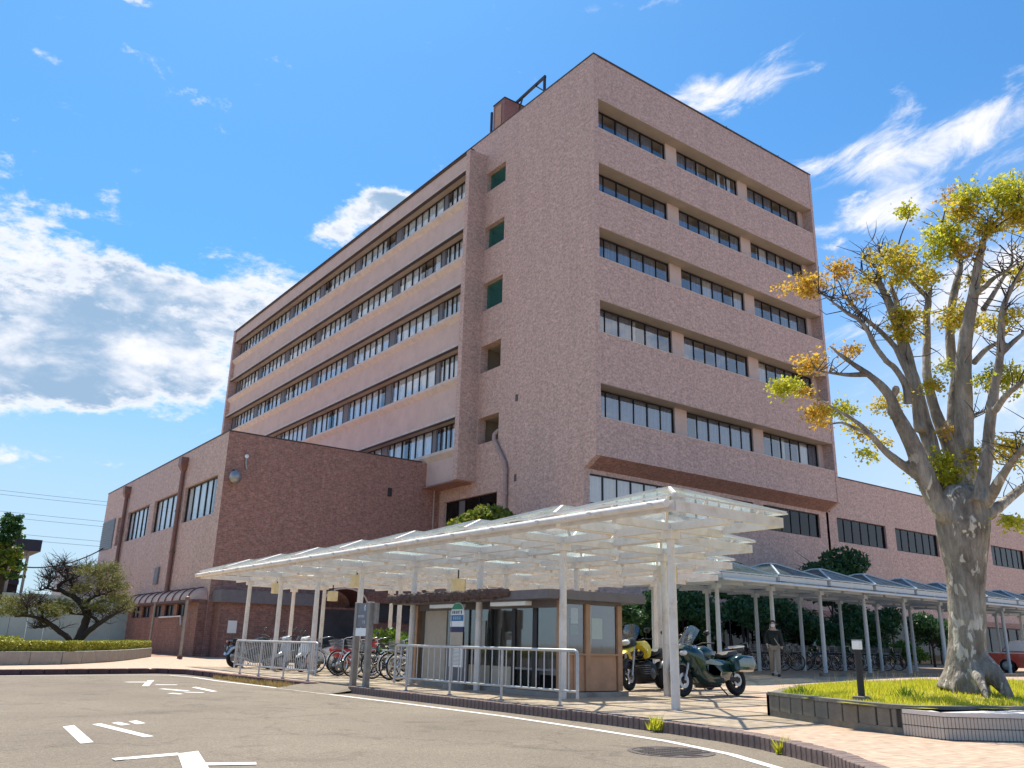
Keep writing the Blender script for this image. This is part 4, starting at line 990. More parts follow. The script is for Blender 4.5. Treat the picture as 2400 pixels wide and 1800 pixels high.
part('locker', MB().box(12.1, 12.5, 13.5, 14.1, .09, 1.5), 'panel_grey', ki); part('pillar', MB().box(11.9, 11.98, 14.05, 14.13, .09, 1.8), 'sign_white', ki)
for (y0, y1) in ((13.55, 14.8), (15.9, 17.2)):
    l_ = root('tube_light', 'pale fluorescent strip under the kiosk eave, %s' % ('right one' if y0 < 14 else 'left one'), 'light', (10.6, y0, 1.79))
    part('tray', MB().box(10.54, 10.66, y0, y1, 1.765, 1.798), 'frame_grey', l_); part('diffuser', MB().box(10.52, 10.68, y0+.03, y1-.03, 1.69, 1.764), 'paper', l_)

# ------------------------------------------------------------------ bus stop pole and information sign
bs = root('bus_stop_sign', 'round topped green white and blue bus stop sign on a concrete foot before the kiosk', 'sign', (10.5, 15.95, 0))
part('foot', MB().lathe([(.26, 0), (.25, .10), (.20, .13)], n=24), 'concrete', bs, 40, world=False)
part('pole', MB().tube([(0, .22, .1), (0, .22, 1.66)], .022, 8).tube([(0, -.22, .1), (0, -.22, 1.1)], .018, 8), 'galv', bs, 50, world=False)
def disc(y0, zlo, zhi, R, cz, x0, x1):
    """slice of a round plate between two heights, plate facing -x"""
    pts = []
    n = 14
    def yw(z): return sqrt(max(0, R*R-(z-cz)**2)) if z > cz else R
    zs_ = [zlo+(zhi-zlo)*k/n for k in range(n+1)]
    left = [(y0-yw(z), z) for z in zs_]; right = [(y0+yw(z), z) for z in reversed(zs_)]
    P = left+right; m = len(P)
    return MB().add([(x0, y, z) for y, z in P]+[(x1, y, z) for y, z in P], [tuple(range(m)), tuple(range(2*m-1, m-1, -1))]+[(k, m+k, m+(k+1) % m, (k+1) % m) for k in range(m)])
R_ = .245
part('plate', disc(0, 1.28, 1.785, R_+.014, 1.54, -.012, .012), 'sign_white', bs, world=False)
part('green_band', disc(0, 1.645, 1.77, R_, 1.54, -.018, -.0125), 'sign_green', bs, world=False)
part('white_band', disc(0, 1.53, 1.64, R_, 1.54, -.018, -.0125), 'sign_white', bs, world=False)
part('blue_band', disc(0, 1.40, 1.525, R_, 1.9, -.018, -.0125), 'sign_blue', bs, world=False)
part('navy_panel', MB().box(-.02, .012, -.26, .26, 1.17, 1.277), 'sign_navy', bs, world=False)
tt = part('timetable', MB().box(-.02, .012, -.25, .25, .90, 1.165), 'beige_board', bs, world=False); part('timetable_frame', MB().box(-.015, .016, -.27, .27, .86, 1.168), 'frame_dark', bs, world=False)
part('lower_timetable', MB().box(-.02, .012, -.25, .25, .45, .84), 'sign_white', bs, world=False)
gl = MB(); rr = random.Random(5)
for k in range(6):
    y = .17-.068*k
    for _ in range(5):
        a = rr.random(); z = 1.555+.06*rr.random()
        gl.box(-.021, -.0182, y-.022, y+.022, z, z+.008) if a < .5 else gl.box(-.0212, -.0184, y-.022+.04*rr.random(), y-.014+.03*rr.random(), 1.55, 1.62)
tag(part('lettering', gl, 'ink', bs, world=False), kind='stuff')
gl = MB()
for k in range(4):
    y = .12-.08*k; gl.box(-.021, -.0182, y-.02, y+.02, 1.44, 1.448); gl.box(-.0212, -.0184, y-.004, y+.004, 1.43, 1.50); gl.box(-.0211, -.0183, y-.018, y+.018, 1.478, 1.485)
tag(part('lettering', gl, 'sign_white', bs, world=False), kind='stuff')
gl = MB()
for k in range(12): gl.box(-.022, -.0205, -.21, .21-.1*rr.random(), .5+.027*k, .507+.027*k)
tag(part('timetable_lines', gl, 'ink', bs, world=False), kind='stuff')

sg = root('information_sign', 'grey two post information sign with a white plate below standing on the kerb', 'sign', (8.95, 17.4, 0))
for y in (17.68, 17.08): bevel(part('post', MB().box(8.91, 9.03, y-.06, y+.06, 0, 1.76), 'post_weathered', sg), .01)
part('panel', MB().box(8.93, 8.98, 17.14, 17.62, 1.23, 1.74), 'sign_grey', sg); part('white_plate', MB().box(8.915, 8.97, 17.13, 17.64, 1.04, 1.21), 'sign_white', sg)
part('side_board', MB().box(9.0, 9.06, 16.86, 17.02, 1.3, 1.74), 'post_weathered', sg)
gl = MB()
# arrow and rows of small lettering
X_ = 8.9285
gl.add([(X_, 17.33, 1.66), (X_, 17.22, 1.66), (X_, 17.275, 1.56)], [(0, 1, 2)]); gl.box(X_, 8.93, 17.255, 17.295, 1.62, 1.70)
for k in range(5):
    y = 17.56-.062*k
    gl.box(X_, 8.93, y-.02, y+.02, 1.445, 1.452); gl.box(X_-.001, 8.93, y-.004, y+.003, 1.43, 1.485); gl.box(X_-.002, 8.93, y-.02, y+.02, 1.472, 1.479)
for k in range(2):
    y = 17.33-.07*k; gl.box(X_, 8.93, y-.02, y+.02, 1.355, 1.362); gl.box(X_-.001, 8.93, y-.005, y+.004, 1.30, 1.36)
tag(part('lettering', gl, 'sign_white', sg), kind='stuff')

# ------------------------------------------------------------------ railings
def railing(name, lab, pts, posts, nb, zt=.87, zb=.24):
    """pts: two ends (x, y) of the frame; posts: fractions where the legs stand"""
    a, b = Vector((*pts[0], 0)), Vector((*pts[1], 0)); r = root(name, lab, 'railing', a, group='tubular railings along the kerb')
    up = lambda z: Vector((0, 0, z)); d = (b-a).normalized()
    c = .06
    top = [a+up(.13), a+up(zt-c), a+d*c*.3+up(zt-c*.3), a+d*c+up(zt), b-d*c+up(zt), b-d*c*.3+up(zt-c*.3), b+up(zt-c), b+up(.13)]
    part('top_rail', MB().tube(top, .026, 10), 'galv', r, 50)
    part('bottom_rail', MB().tube([a+up(zb), b+up(zb)], .019, 8), 'galv', r, 50)
    bal = MB().tube([(0, 0, zb), (0, 0, zt)], .0105, 6).mesh('baluster', 'galv', 50)
    for k in range(1, nb): link('baluster', bal, r, (a.lerp(b, k/nb)-a))
    leg = MB().tube([(0, 0, -.02), (0, 0, zt)], .023, 8).mesh('post', 'galv', 50); sh = MB().lathe([(.05, .0), (.05, .012), (.026, .02)], n=12).mesh('foot_plate', 'post_weathered')
    for t in posts:
        p = link('post', leg, r, (a.lerp(b, t)-a)); link('foot_plate', sh, p)
    return r
railing('railing', 'galvanised railing with sparse bars in front of the kiosk and bus stop', ((9.13, 16.15), (9.47, 10.82)), (.085, .36, .645, .925), 27)
railing('railing', 'galvanised railing with close bars in front of the parked scooters', ((8.66, 24.3), (8.83, 19.35)), (.09, .345, .65, .93), 44)

# ------------------------------------------------------------------ planter with the big tree, seat wall, bollard light
PF = [(11.35, 8.5), (11.05, 7.8), (10.78, 7.15), (10.55, 6.5), (10.44, 6.05), (10.5, 5.8), (10.9, 5.6), (12.0, 5.15), (14, 4.55), (18, 3.6), (24, 3)]
PB = [(24, 9), (20, 10.4), (17.5, 10.9), (15, 10.4), (12.9, 9.4)]
plr = root('planter', 'low dark stone planter kerb curving round the lawn of the big tree', 'planter', (11.35, 8.5, 0))
path = resample(PF, .3); pm = {}
for k in range(len(path)-1):
    if k > 60: break
    (x0, y0, a0), (x1, y1, a1) = path[k], path[k+1]
    d = Vector((x1-x0, y1-y0, 0)); n = Vector((d.y, -d.x, 0)).normalized(); L = d.length
    mb = MB(); mb.box(-L/2+.012, L/2-.012, -.06, .06, .08, .30)
    me = mb.mesh('stone', 'planter_stone'); bmm = bmesh.new(); bmm.from_mesh(me); bmesh.ops.bevel(bmm, geom=[e for e in bmm.edges], offset=.008, segments=1, affect='EDGES'); bmm.to_mesh(me); bmm.free()
    link('stone', me, plr, ((x0+x1)/2-11.35, (y0+y1)/2-8.5, rt.uniform(-.003, .003)), (0, 0, atan2(d.y, d.x)+rt.uniform(-.01, .01)))
def strip(P, z0, z1, off0, off1):
    mb = MB(); Q = []
    for i in range(len(P)):
        a = Vector(P[max(0, i-1)]); b = Vector(P[min(len(P)-1, i+1)]); d = (b-a).normalized(); n = Vector((d.y, -d.x)); p = Vector(P[i]); Q.append((p+n*off0, p+n*off1))
    for (a, b), (c, d) in zip(Q, Q[1:]):
        mb.quad((*a, z1), (*b, z1), (*d, z1), (*c, z1)); mb.quad((*b, z0), (*d, z0), (*d, z1), (*b, z1)); mb.quad((*a, z1), (*c, z1), (*c, z0), (*a, z0))
    return mb
part('backing', strip(PF, 0, .29, -.05, .035), 'soffit_dark', plr); part('footing', strip(PF, 0, .085, -.05, .05), 'planter_stone', plr)
part('coping', strip(PF, .298, .345, -.10, .072), 'planter_stone', plr)
part('back_kerb', strip(PB+[PF[0]], 0, .32, -.08, .08), 'planter_stone', plr)
def inside(x, y, P):
    c = False; j = len(P)-1
    for i in range(len(P)):
        if (P[i][1] > y) != (P[j][1] > y) and x < (P[j][0]-P[i][0])*(y-P[i][1])/(P[j][1]-P[i][1])+P[i][0]: c = not c
        j = i
    return c
def dist_poly(x, y, P):
    m = 9e9
    for i in range(len(P)):
        ax, ay = P[i-1]; bx, by = P[i]; dx, dy = bx-ax, by-ay; t = max(0, min(1, ((x-ax)*dx+(y-ay)*dy)/(dx*dx+dy*dy))); m = min(m, hypot(ax+t*dx-x, ay+t*dy-y))
    return m
LAWN = PF+PB
TREE = at(2262, 1597, 14.2)
def lawn_z(x, y):
    return .31+.13*min(1, dist_poly(x, y, LAWN)/2.0)+.06*exp(-((x-TREE.x)**2+(y-TREE.y)**2)/1.2)
mb = MB(); g = .4; idx = {}
for a in range(int(10/g), int(24/g)+1):
    for b in range(int(2.4/g), int(11.2/g)+1):
        idx[a, b] = len(mb.v); x, y = a*g, b*g; mb.v.append((x, y, lawn_z(x, y)))
for (a, b) in list(idx):
    if (a+1, b) in idx and (a, b+1) in idx and (a+1, b+1) in idx and inside((a+.5)*g, (b+.5)*g, LAWN): mb.f.append((idx[a, b], idx[a+1, b], idx[a+1, b+1], idx[a, b+1]))
thing('lawn_soil', mb, 'soil', None, None, kind='structure', smooth=60)
def blades(N, sample, hmin, hmax, wd, seed, lean=.35):
    r = random.Random(seed); mb = MB(); c = 0
    while c < N:
        s_ = sample(r)
        if not s_: continue
        x, y, z, k = s_; c += 1
        a = r.random()*6.283; h = r.uniform(hmin, hmax)*k; w = wd*r.uniform(.7, 1.4); dx, dy = cos(a)*w, sin(a)*w; lx, ly = r.uniform(-lean, lean)*h, r.uniform(-lean, lean)*h
        mb.add([(x-dx, y-dy, z), (x+dx, y+dy, z), (x+lx, y+ly, z+h)], [(0, 1, 2)])
    mb.uv = False
    return mb
def lawn_sample(r):
    # denser towards the road side where blades show
    x = 10.3+11*r.random()**1.4; y = r.uniform(3.4, 10.8)
    if not inside(x, y, LAWN) or dist_poly(x, y, LAWN) < .1: return None
    return x, y, lawn_z(x, y)-.01, .6+.8*mnoise.noise((x*1.3, y*1.3, 0))**2*2
thing('lawn_grass', blades(46000, lawn_sample, .04, .11, .009, 1), 'grass_lit', None, None, kind='stuff')
def seed_heads(r):
    x = r.uniform(12, 18); y = r.uniform(5, 10.4)
    if not inside(x, y, LAWN): return None
    return x, y, lawn_z(x, y), 1
thing('tall_weeds', blades(260, seed_heads, .12, .3, .004, 2, .25), 'grass_dry', None, None, kind='stuff')
def clump(name, lab, c, r0, N, hm, seed, m='grass_lit', cat='weed'):
    def f(r):
        a = r.random()*6.283; q = r0*r.random(); return c[0]+cos(a)*q, c[1]+sin(a)*q, c[2], 1-.5*q/r0
    o = thing(name, blades(N, f, hm*.5, hm, .011, seed, .6), m, lab, cat, loc=c); return o
clump('weed_tuft', 'bright green weed tuft in the kerb left of the manhole', (8.84, 8.5, -.1), .12, 170, .24, 3)
clump('weed_tuft', 'small upright weed at the kerb foot right of the manhole', (8.3, 6.15, -.12), .05, 90, .24, 4)
def dry(r):
    t = r.random(); x = 8.38-.03*t; y = 19.3+4.9*t
    return x-r.random()*.28, y, -.13, (.4+.9*max(0, mnoise.noise((y*1.5, 3, 0))+.35))
thing('dry_grass', blades(2600, dry, .06, .2, .008, 6, .5), 'grass_dry', None, None, kind='stuff')
def lawn_weed(k, x, y, lab): clump('leafy_weed', lab, (x, y, lawn_z(x, y)), .22, 70, .2, 20+k, 'leaf_bright')
lawn_weed(0, 11.6, 6.5, 'taller green weed on the lawn right of the bollard light'); lawn_weed(1, 11.5, 8.1, 'small green weed at the left tip of the planter')

# seat wall of ribbed tiles
BP = [(10.42, 5.90), (10.37, 5.64), (10.33, 5.38), (10.345, 5.355), (10.56, 5.18), (11.04, 4.83), (12.0, 4.14), (13.4, 3.15), (15, 2.0)]
bn = root('seat_wall', 'pale low seat wall faced with ribbed vertical tiles in front of the planter', 'bench', (10.42, 5.90, 0))
cap = strip(BP, .255, .302, -.9, .02); part('seat_top', cap, 'bench_top', bn)
part('core', strip(BP, 0, .254, -.6, -.012), 'slate_grey', bn)
tl_ = MB().box(-.019, .019, -.009, .009, 0, .118).mesh('tile', 'bench_tile'); bmm = bmesh.new(); bmm.from_mesh(tl_); bmesh.ops.bevel(bmm, geom=[e for e in bmm.edges], offset=.005, segments=1, affect='EDGES'); bmm.to_mesh(tl_); bmm.free()
cnt = 0
for x, y, a in resample(BP, .043):
    if cnt >= 292: break
    for z in (.006, .132):
        link('tile', tl_, bn, (x-10.42, y-5.90, z), (0, 0, a)); cnt += 1
bo = root('bollard_light', 'slim black bollard light with a square white head at the planter edge', 'bollard', (10.98, 6.78, lawn_z(10.98, 6.78)-.03))
bevel(part('foot', MB().box(-.09, .09, -.09, .09, 0, .085), 'planter_stone', bo, world=False), .01)
part('column', MB().tube([(0, 0, .08), (.005, 0, .68)], .045, 14), 'black_matt', bo, 50, world=False)
bevel(part('lamp_head', MB().box(-.045, .055, -.05, .05, .68, .80), 'sign_white', bo, world=False), .008)
part('lamp_cap', MB().box(-.049, .059, -.054, .054, .80, .812), 'frame_grey', bo, world=False)
# low kerb in front of the walkway
mb = MB(); K = [(25.3, 17.0), (28, 16.3), (33, 15.7), (42, 15.2), (60, 14.6)]
for (x0, y0), (x1, y1) in zip(K, K[1:]): mb.bar((x0, y0, zg(x0, y0)+.03), (x1, y1, zg(x1, y1)+.03), .16, .16)
thing('walkway_edging', mb, 'planter_stone', None, None, kind='structure')

# ------------------------------------------------------------------ hedge planter on the left
HP = [(-9, 25.5), (1.5, 29.1), (3.65, 30.0), (5.75, 31.4), (7.6, 34.3), (9.1, 37.6), (10.4, 40.9), (11.38, 43.3), (11.2, 44.6)]
hp = root('hedge_planter', 'long grey concrete planter wall curving under the clipped hedge', 'planter', (3.65, 30, 0))
hpp = resample(HP, 1.2)
for k in range(len(hpp)-1):
    (x0, y0, a0), (x1, y1, a1) = hpp[k], hpp[k+1]
    L = hypot(x1-x0, y1-y0); mb = MB().box(-L/2+.008, L/2-.008, -.1, .1, 0, .40+.002*(k % 2)); o = link('concrete_block', mb.mesh('concrete_block', 'concrete'), hp, ((x0+x1)/2-3.65, (y0+y1)/2-30, 0), (0, 0, atan2(y1-y0, x1-x0))); bevel(o, .012)
part('soil', MB().add([(x, y, .36) for x, y in HP]+[(8, 50, .36), (-9, 45, .36)], [tuple(range(len(HP)+2))]), 'soil', hp)
# hedge: clipped mound of tiny leaves
def leafy(N, sample, size, seed, mname, flat=.0, aspect=1.5):
    r = random.Random(seed); mb = MB(); c = 0
    while c < N:
        p = sample(r)
        if p is None: continue
        c += 1; s_ = size*r.uniform(.6, 1.35)
        n = Vector((r.gauss(0, 1), r.gauss(0, 1), r.gauss(0, 1)+flat)).normalized(); u = n.orthogonal().normalized(); a = r.random()*6.283; u = (Matrix.Rotation(a, 3, n) @ u); w = n.cross(u)
        P = Vector(p); mb.add([P-u*s_*aspect*.5, P-w*s_*.42+u*s_*.05, P+u*s_*aspect*.5, P+w*s_*.42+u*s_*.05], [(0, 1, 2, 3)])
    mb.uv = False
    return mb
hl = [(x-.45*sin(a)*1, y+.45*cos(a), a) for x, y, a in resample(HP, .05)]
def hedge_s(r):
    x, y, a = r.choice(hl); q = r.uniform(-1, 1); w = .42; t = r.random()
    if r.random() < .55: off, z = q*w, .68+.03*mnoise.noise((x*2, y*2, q))
    else: off, z = (-1 if r.random() < .8 else 1)*w*(1-.06*r.random()), .40+.29*t
    return x-sin(a)*off, y+cos(a)*off, z+r.uniform(-.025, .025)
hb_ = root('clipped_hedge', 'clipped box hedge with sunlit yellow green top on the long concrete planter', 'hedge', (3.65, 30, 0))
mb = MB(); Q = [(x-.45*sin(a), y+.45*cos(a), a) for x, y, a in resample(HP, .5)]
for (x0, y0, a0), (x1, y1, a1) in zip(Q, Q[1:]): mb.bar((x0, y0, .50), (x1, y1, .50), .72, .30)
part('inner_twigs', mb, 'soil', hb_)
tag(part('leaves', leafy(26000, hedge_s, .055, 8, 'leaf_hedge', .6), 'leaf_hedge', hb_), kind='stuff')
# ------------------------------------------------------------------ the pollarded plane tree
TD = 14.2
rp = random.Random(21)
pt = root('plane_tree', 'pollarded plane tree with thick grey limbs and sparse yellow green leaves on the lawn', 'tree', (TREE.x, TREE.y, lawn_z(TREE.x, TREE.y)-.15))
def UA(x, y): return 1800+x/3.687, 400+y/3.687
def UB(x, y): return 1800+x/3.687, 850+y/3.687
PXM = TD*.86/F_PX                        # metres per photo pixel at the tree
def limb3(pts, D0, D1):
    out = []; n = len(pts)
    for i, (x, y) in enumerate(pts):
        t = i/(n-1); out.append(at(x, y, TD+D0+(D1-D0)*t))
    return out
def smooth_path(P, R, sub=4):
    Q, S_ = [], []
    for i in range(len(P)-1):
        p0, p1, p2, p3 = P[max(0, i-1)], P[i], P[i+1], P[min(len(P)-1, i+2)]
        for k in range(sub):
            t = k/sub; Q.append(.5*((2*p1)+(-p0+p2)*t+(2*p0-5*p1+4*p2-p3)*t*t+(-p0+3*p1-3*p2+p3)*t**3)); S_.append(R[i]+(R[i+1]-R[i])*t)
    Q.append(P[-1]); S_.append(R[-1]); return Q, S_
wood = MB(); tips = []
def limb(mb, pts, wid, D0=0, D1=0, n=12, rough=.09, knobs=0):
    P = limb3(pts, D0, D1); R = [w/3.687*PXM*.5 for w in wid]
    Q, S_ = smooth_path(P, R, 5)
    o = len(mb.v); mb.tube(Q, S_, n)
    # lumpy bark: push the ring vertices in and out
    for i in range(o, len(mb.v)):
        p = Vector(mb.v[i]); k = (i-o)//n; k = min(k, len(Q)-1); d = p-Q[k]
        f = 1+rough*mnoise.noise(p*3.1)+rough*.8*mnoise.noise(p*8)
        mb.v[i] = tuple(Q[k]+d*f)
    for _ in range(knobs):
        k = rp.randrange(2, len(Q)-1); r = S_[k]; d = Vector((rp.gauss(0, 1), rp.gauss(0, 1), rp.gauss(0, .6))).normalized()
        mb.ell(tuple(Q[k]+d*r*.75), (r*.5, r*.5, r*.42), 8, 6)
    tips.append((Q, S_)); return Q
a_, b_ = UA, UB
# trunk, widening at the root and again under the fork
TR = [(2258, 1625), (2262, 1598), (2264, 1572), (2266, 1530), (2267, 1480), (2265, 1400), (2263, 1335), (2259, 1275), (2256, 1225), (2255, 1180), (2256, 1140)]
TW = [440, 375, 330, 305, 296, 296, 325, 405, 445, 390, 230]
limb(wood, TR, TW, 0, 0, 20, .05)
for (ex, ey, w, dd) in ((2195, 1604, 60, -.1), (2372, 1624, 135, -.30), (2312, 1618, 80, -.6), (2232, 1611, 60, -.45)):
    P = [at(2262+(ex-2262)*.25, 1556, TD), at(2262+(ex-2262)*.6, 1582, TD+dd*.5), at(ex, ey, TD+dd)]
    P[2].z = lawn_z(P[2].x, P[2].y)-.04
    Q, S_ = smooth_path(P, [w*2.0/3.687*PXM*.5, w*1.25/3.687*PXM*.5, w*.35/3.687*PXM*.5], 5); wood.tube(Q, S_, 12)
def limbset(defs, name='limb'):
    for pts, wid, D0, D1, kn in defs:
        if wid[0] >= 60: limb(wood, pts, wid, D0, D1, 12, .10, kn)
        else: mb = MB(); limb(mb, pts, wid, D0, D1, 8, .10, kn); part(name, mb, 'bark_plane', pt, 75)
limbset([
 ([b_(1560,1290), b_(1390,1060), b_(1280,970), b_(1130,860), b_(1000,750), b_(900,640), b_(800,540), b_(700,470), b_(580,400), b_(450,320), b_(330,270), b_(230,235)], [150,112,92,82,70,60,50,42,34,26,18,10], -.1,-1.4, 9),
 ([b_(900,640), b_(830,600), b_(740,560), b_(640,520), b_(540,530)], [45,34,28,22,12], -.7,-1.2, 3),
 ([b_(1560,1330), b_(1450,1180), b_(1370,1000), b_(1270,760), b_(1180,570), b_(1100,420), b_(1060,300), b_(960,180), b_(850,90), a_(650,1610), a_(530,1510)], [220,185,172,150,140,125,92,78,62,46,20], -.2,-1.0, 8),
 ([b_(1100,420), b_(1060,330), b_(1110,230), b_(1080,215)], [80,80,70,46], -.4,-.6, 1),
 ([b_(850,100), b_(700,105), b_(560,90), b_(420,70)], [55,40,28,12], -.8,-1.1, 3),
 ([b_(1210,360), b_(1190,200), b_(1100,50), a_(1030,1650), a_(930,1520), a_(870,1400), a_(790,1290), a_(700,1240), a_(590,1160), a_(490,1085), a_(430,1060)], [95,70,62,60,56,54,50,46,36,26,12], 0,-.6, 9),
 ([b_(1320,600), b_(1250,200), a_(1130,1590), a_(1080,1500), a_(960,1380), a_(810,1250), a_(720,1150), a_(650,1090), a_(560,1110), a_(500,1050)], [120,80,62,58,54,50,44,34,22,10], .2,.3, 7),
 ([b_(1560,1200), b_(1450,900), b_(1400,700), b_(1330,450), b_(1250,150), a_(1170,1500), a_(1110,1320), a_(1040,1130), a_(960,960), a_(960,860), a_(975,800)], [170,165,150,140,128,118,100,84,70,60,48], .3,.5, 6),
 ([a_(1110,1320), a_(1120,1180), a_(1100,1100), a_(1065,1010)], [70,62,58,46], .4,.2, 2),
 ([a_(960,960), a_(900,960), a_(850,900), a_(780,850)], [48,34,24,10], .5,.3, 2),
 ([a_(965,840), a_(900,810), a_(840,770), a_(820,735)], [40,26,18,8], .5,.6, 1),
 ([b_(1620,900), b_(1530,640), b_(1440,400), b_(1380,150), a_(1370,1659), a_(1375,1450), a_(1370,1250), a_(1385,1110), a_(1310,1030), a_(1190,910), a_(1090,840), a_(1000,750), a_(940,650)], [150,130,105,92,84,78,74,68,54,46,40,36,34], .6,1.2, 8),
 ([a_(1385,1110), a_(1400,1060), a_(1405,1015)], [50,44,40], 1.0,1.0, 1),
 ([b_(1640,1150), b_(1620,700), b_(1600,400), b_(1630,120), a_(1590,1659), a_(1570,1350), a_(1600,1100), a_(1640,930), a_(1660,790), a_(1590,650), a_(1540,560), a_(1505,440)], [150,135,120,105,100,92,84,74,60,46,38,26], .9,1.5, 9),
 ([b_(1740,1150), b_(1700,800), b_(1695,400), b_(1690,20), a_(1700,1520), a_(1740,1250), a_(1780,1050), a_(1800,900), a_(1840,700), a_(1880,560), a_(1960,450), a_(2120,300), a_(2200,250)], [190,175,158,140,128,112,98,90,72,54,36,24,14], .1,-.4, 8),
 ([a_(1800,1060), a_(1880,1000), a_(1950,930), a_(2050,870), a_(2200,770), a_(2330,690)], [60,52,46,38,28,14], -.2,-.9, 4),
 ([a_(1860,1200), a_(1940,1080), a_(2010,960), a_(2060,880), a_(2110,780), a_(2100,650)], [50,44,38,30,22,10], -.1,.4, 3),
 ([b_(1820,1200), b_(1880,900), b_(1920,500), b_(1960,200), b_(1995,30), a_(2010,1500), a_(2025,1220), a_(2085,1050), a_(2150,930), a_(2240,760), a_(2330,600)], [140,112,95,84,76,70,60,50,42,30,16], -.3,-.7, 8),
 ([b_(1960,420), b_(2060,280), b_(2212,160), b_(2420,20)], [66,58,46,26], -.5,-1.2, 2),
 ([a_(2040,1560), a_(2130,1470), a_(2230,1390), a_(2420,1260)], [60,50,42,22], -.5,-.2, 2),
 ([a_(1780,1659), a_(1880,1550), a_(2000,1470), a_(2060,1380)], [58,48,34,16], .4,.9, 2),
 ([b_(1880,1230), b_(1970,1070), b_(2050,940), b_(2140,810), b_(2240,700), b_(2420,480)], [110,88,72,62,52,28], -.4,-1.3, 3),
 ([b_(1800,1330), b_(1930,1290), b_(2060,1190), b_(2212,1070), b_(2480,850)], [170,120,88,78,42], .1,.6, 3),
 ([b_(1720,600), b_(1780,460), b_(1870,420)], [40,34,18], 0,.2, 1),
])
tk = part('trunk', wood, 'bark_plane', pt)
rm = tk.modifiers.new('merge', 'REMESH'); rm.mode = 'VOXEL'; rm.voxel_size = .026; rm.use_smooth_shade = True
sm = tk.modifiers.new('soften', 'SMOOTH'); sm.iterations = 6; sm.factor = .5
tw = MB()
def twigline(pts, w0, D0, D1): 
    P = limb3(pts, D0, D1); Q, S_ = smooth_path(P, [w0/3.687*PXM*.5*(1-.8*i/(len(P)-1)) for i in range(len(P))], 4); tw.tube(Q, S_, 6)
for pts, w0 in [([a_(1460,500), a_(1390,465), a_(1330,440)], 18), ([a_(1505,440), a_(1530,330), a_(1525,180)], 18), ([a_(1600,500), a_(1740,370), a_(1850,260)], 22), ([a_(1900,500), a_(1860,440), a_(1800,390)], 14), ([a_(1950,500), a_(2050,430), a_(2120,390)], 20), ([a_(900,600), a_(930,520), a_(935,430)], 14), ([a_(940,650), a_(880,560), a_(850,440)], 12), ([a_(1000,740), a_(1040,640), a_(1010,560)], 12), ([a_(1110,720), a_(1150,560), a_(1215,400), a_(1220,290)], 18), ([a_(650,1080), a_(620,980), a_(590,930)], 18), ([a_(730,1140), a_(700,1060), a_(690,980)], 14), ([a_(1430,910), a_(1560,900), a_(1640,890)], 12), ([a_(2000,640), a_(2080,720), a_(2110,800)], 12), ([a_(2170,900), a_(2150,720), a_(2190,560)], 12), ([a_(1700,860), a_(1760,780), a_(1790,700)], 12), ([a_(1660,800), a_(1560,740), a_(1480,690)], 12), ([a_(1850,850), a_(1920,900), a_(1980,910)], 14), ([b_(1700,0), a_(1850,1400), a_(1900,1350)], 8), ([a_(1350,1420), a_(1280,1360), a_(1250,1300)], 14), ([a_(1400,1530), a_(1470,1570), a_(1540,1640)], 12)]:
    twigline(pts, w0, rp.uniform(-.5, .7), rp.uniform(-.7, .9))
# fine twigs springing from the limb ends
for Q, S_ in tips[5:]:
    L = len(Q)
    for _ in range(int(L*.8)):
        k = rp.randrange(int(L*.45), L); p = Q[k]
        if S_[k] > .2: continue
        d = Vector((rp.gauss(0, .7), rp.gauss(0, .7), rp.uniform(.1, 1.2))).normalized(); ln = rp.uniform(.15, .55); e = p+d*ln; m_ = p.lerp(e, .5)+Vector((rp.gauss(0, .04), rp.gauss(0, .04), rp.gauss(0, .04)))
        tw.tube([p, m_, e], [.010, .007, .003], 4, False)
tag(part('twigs', tw, 'bark_dark', pt, 60), kind='stuff')
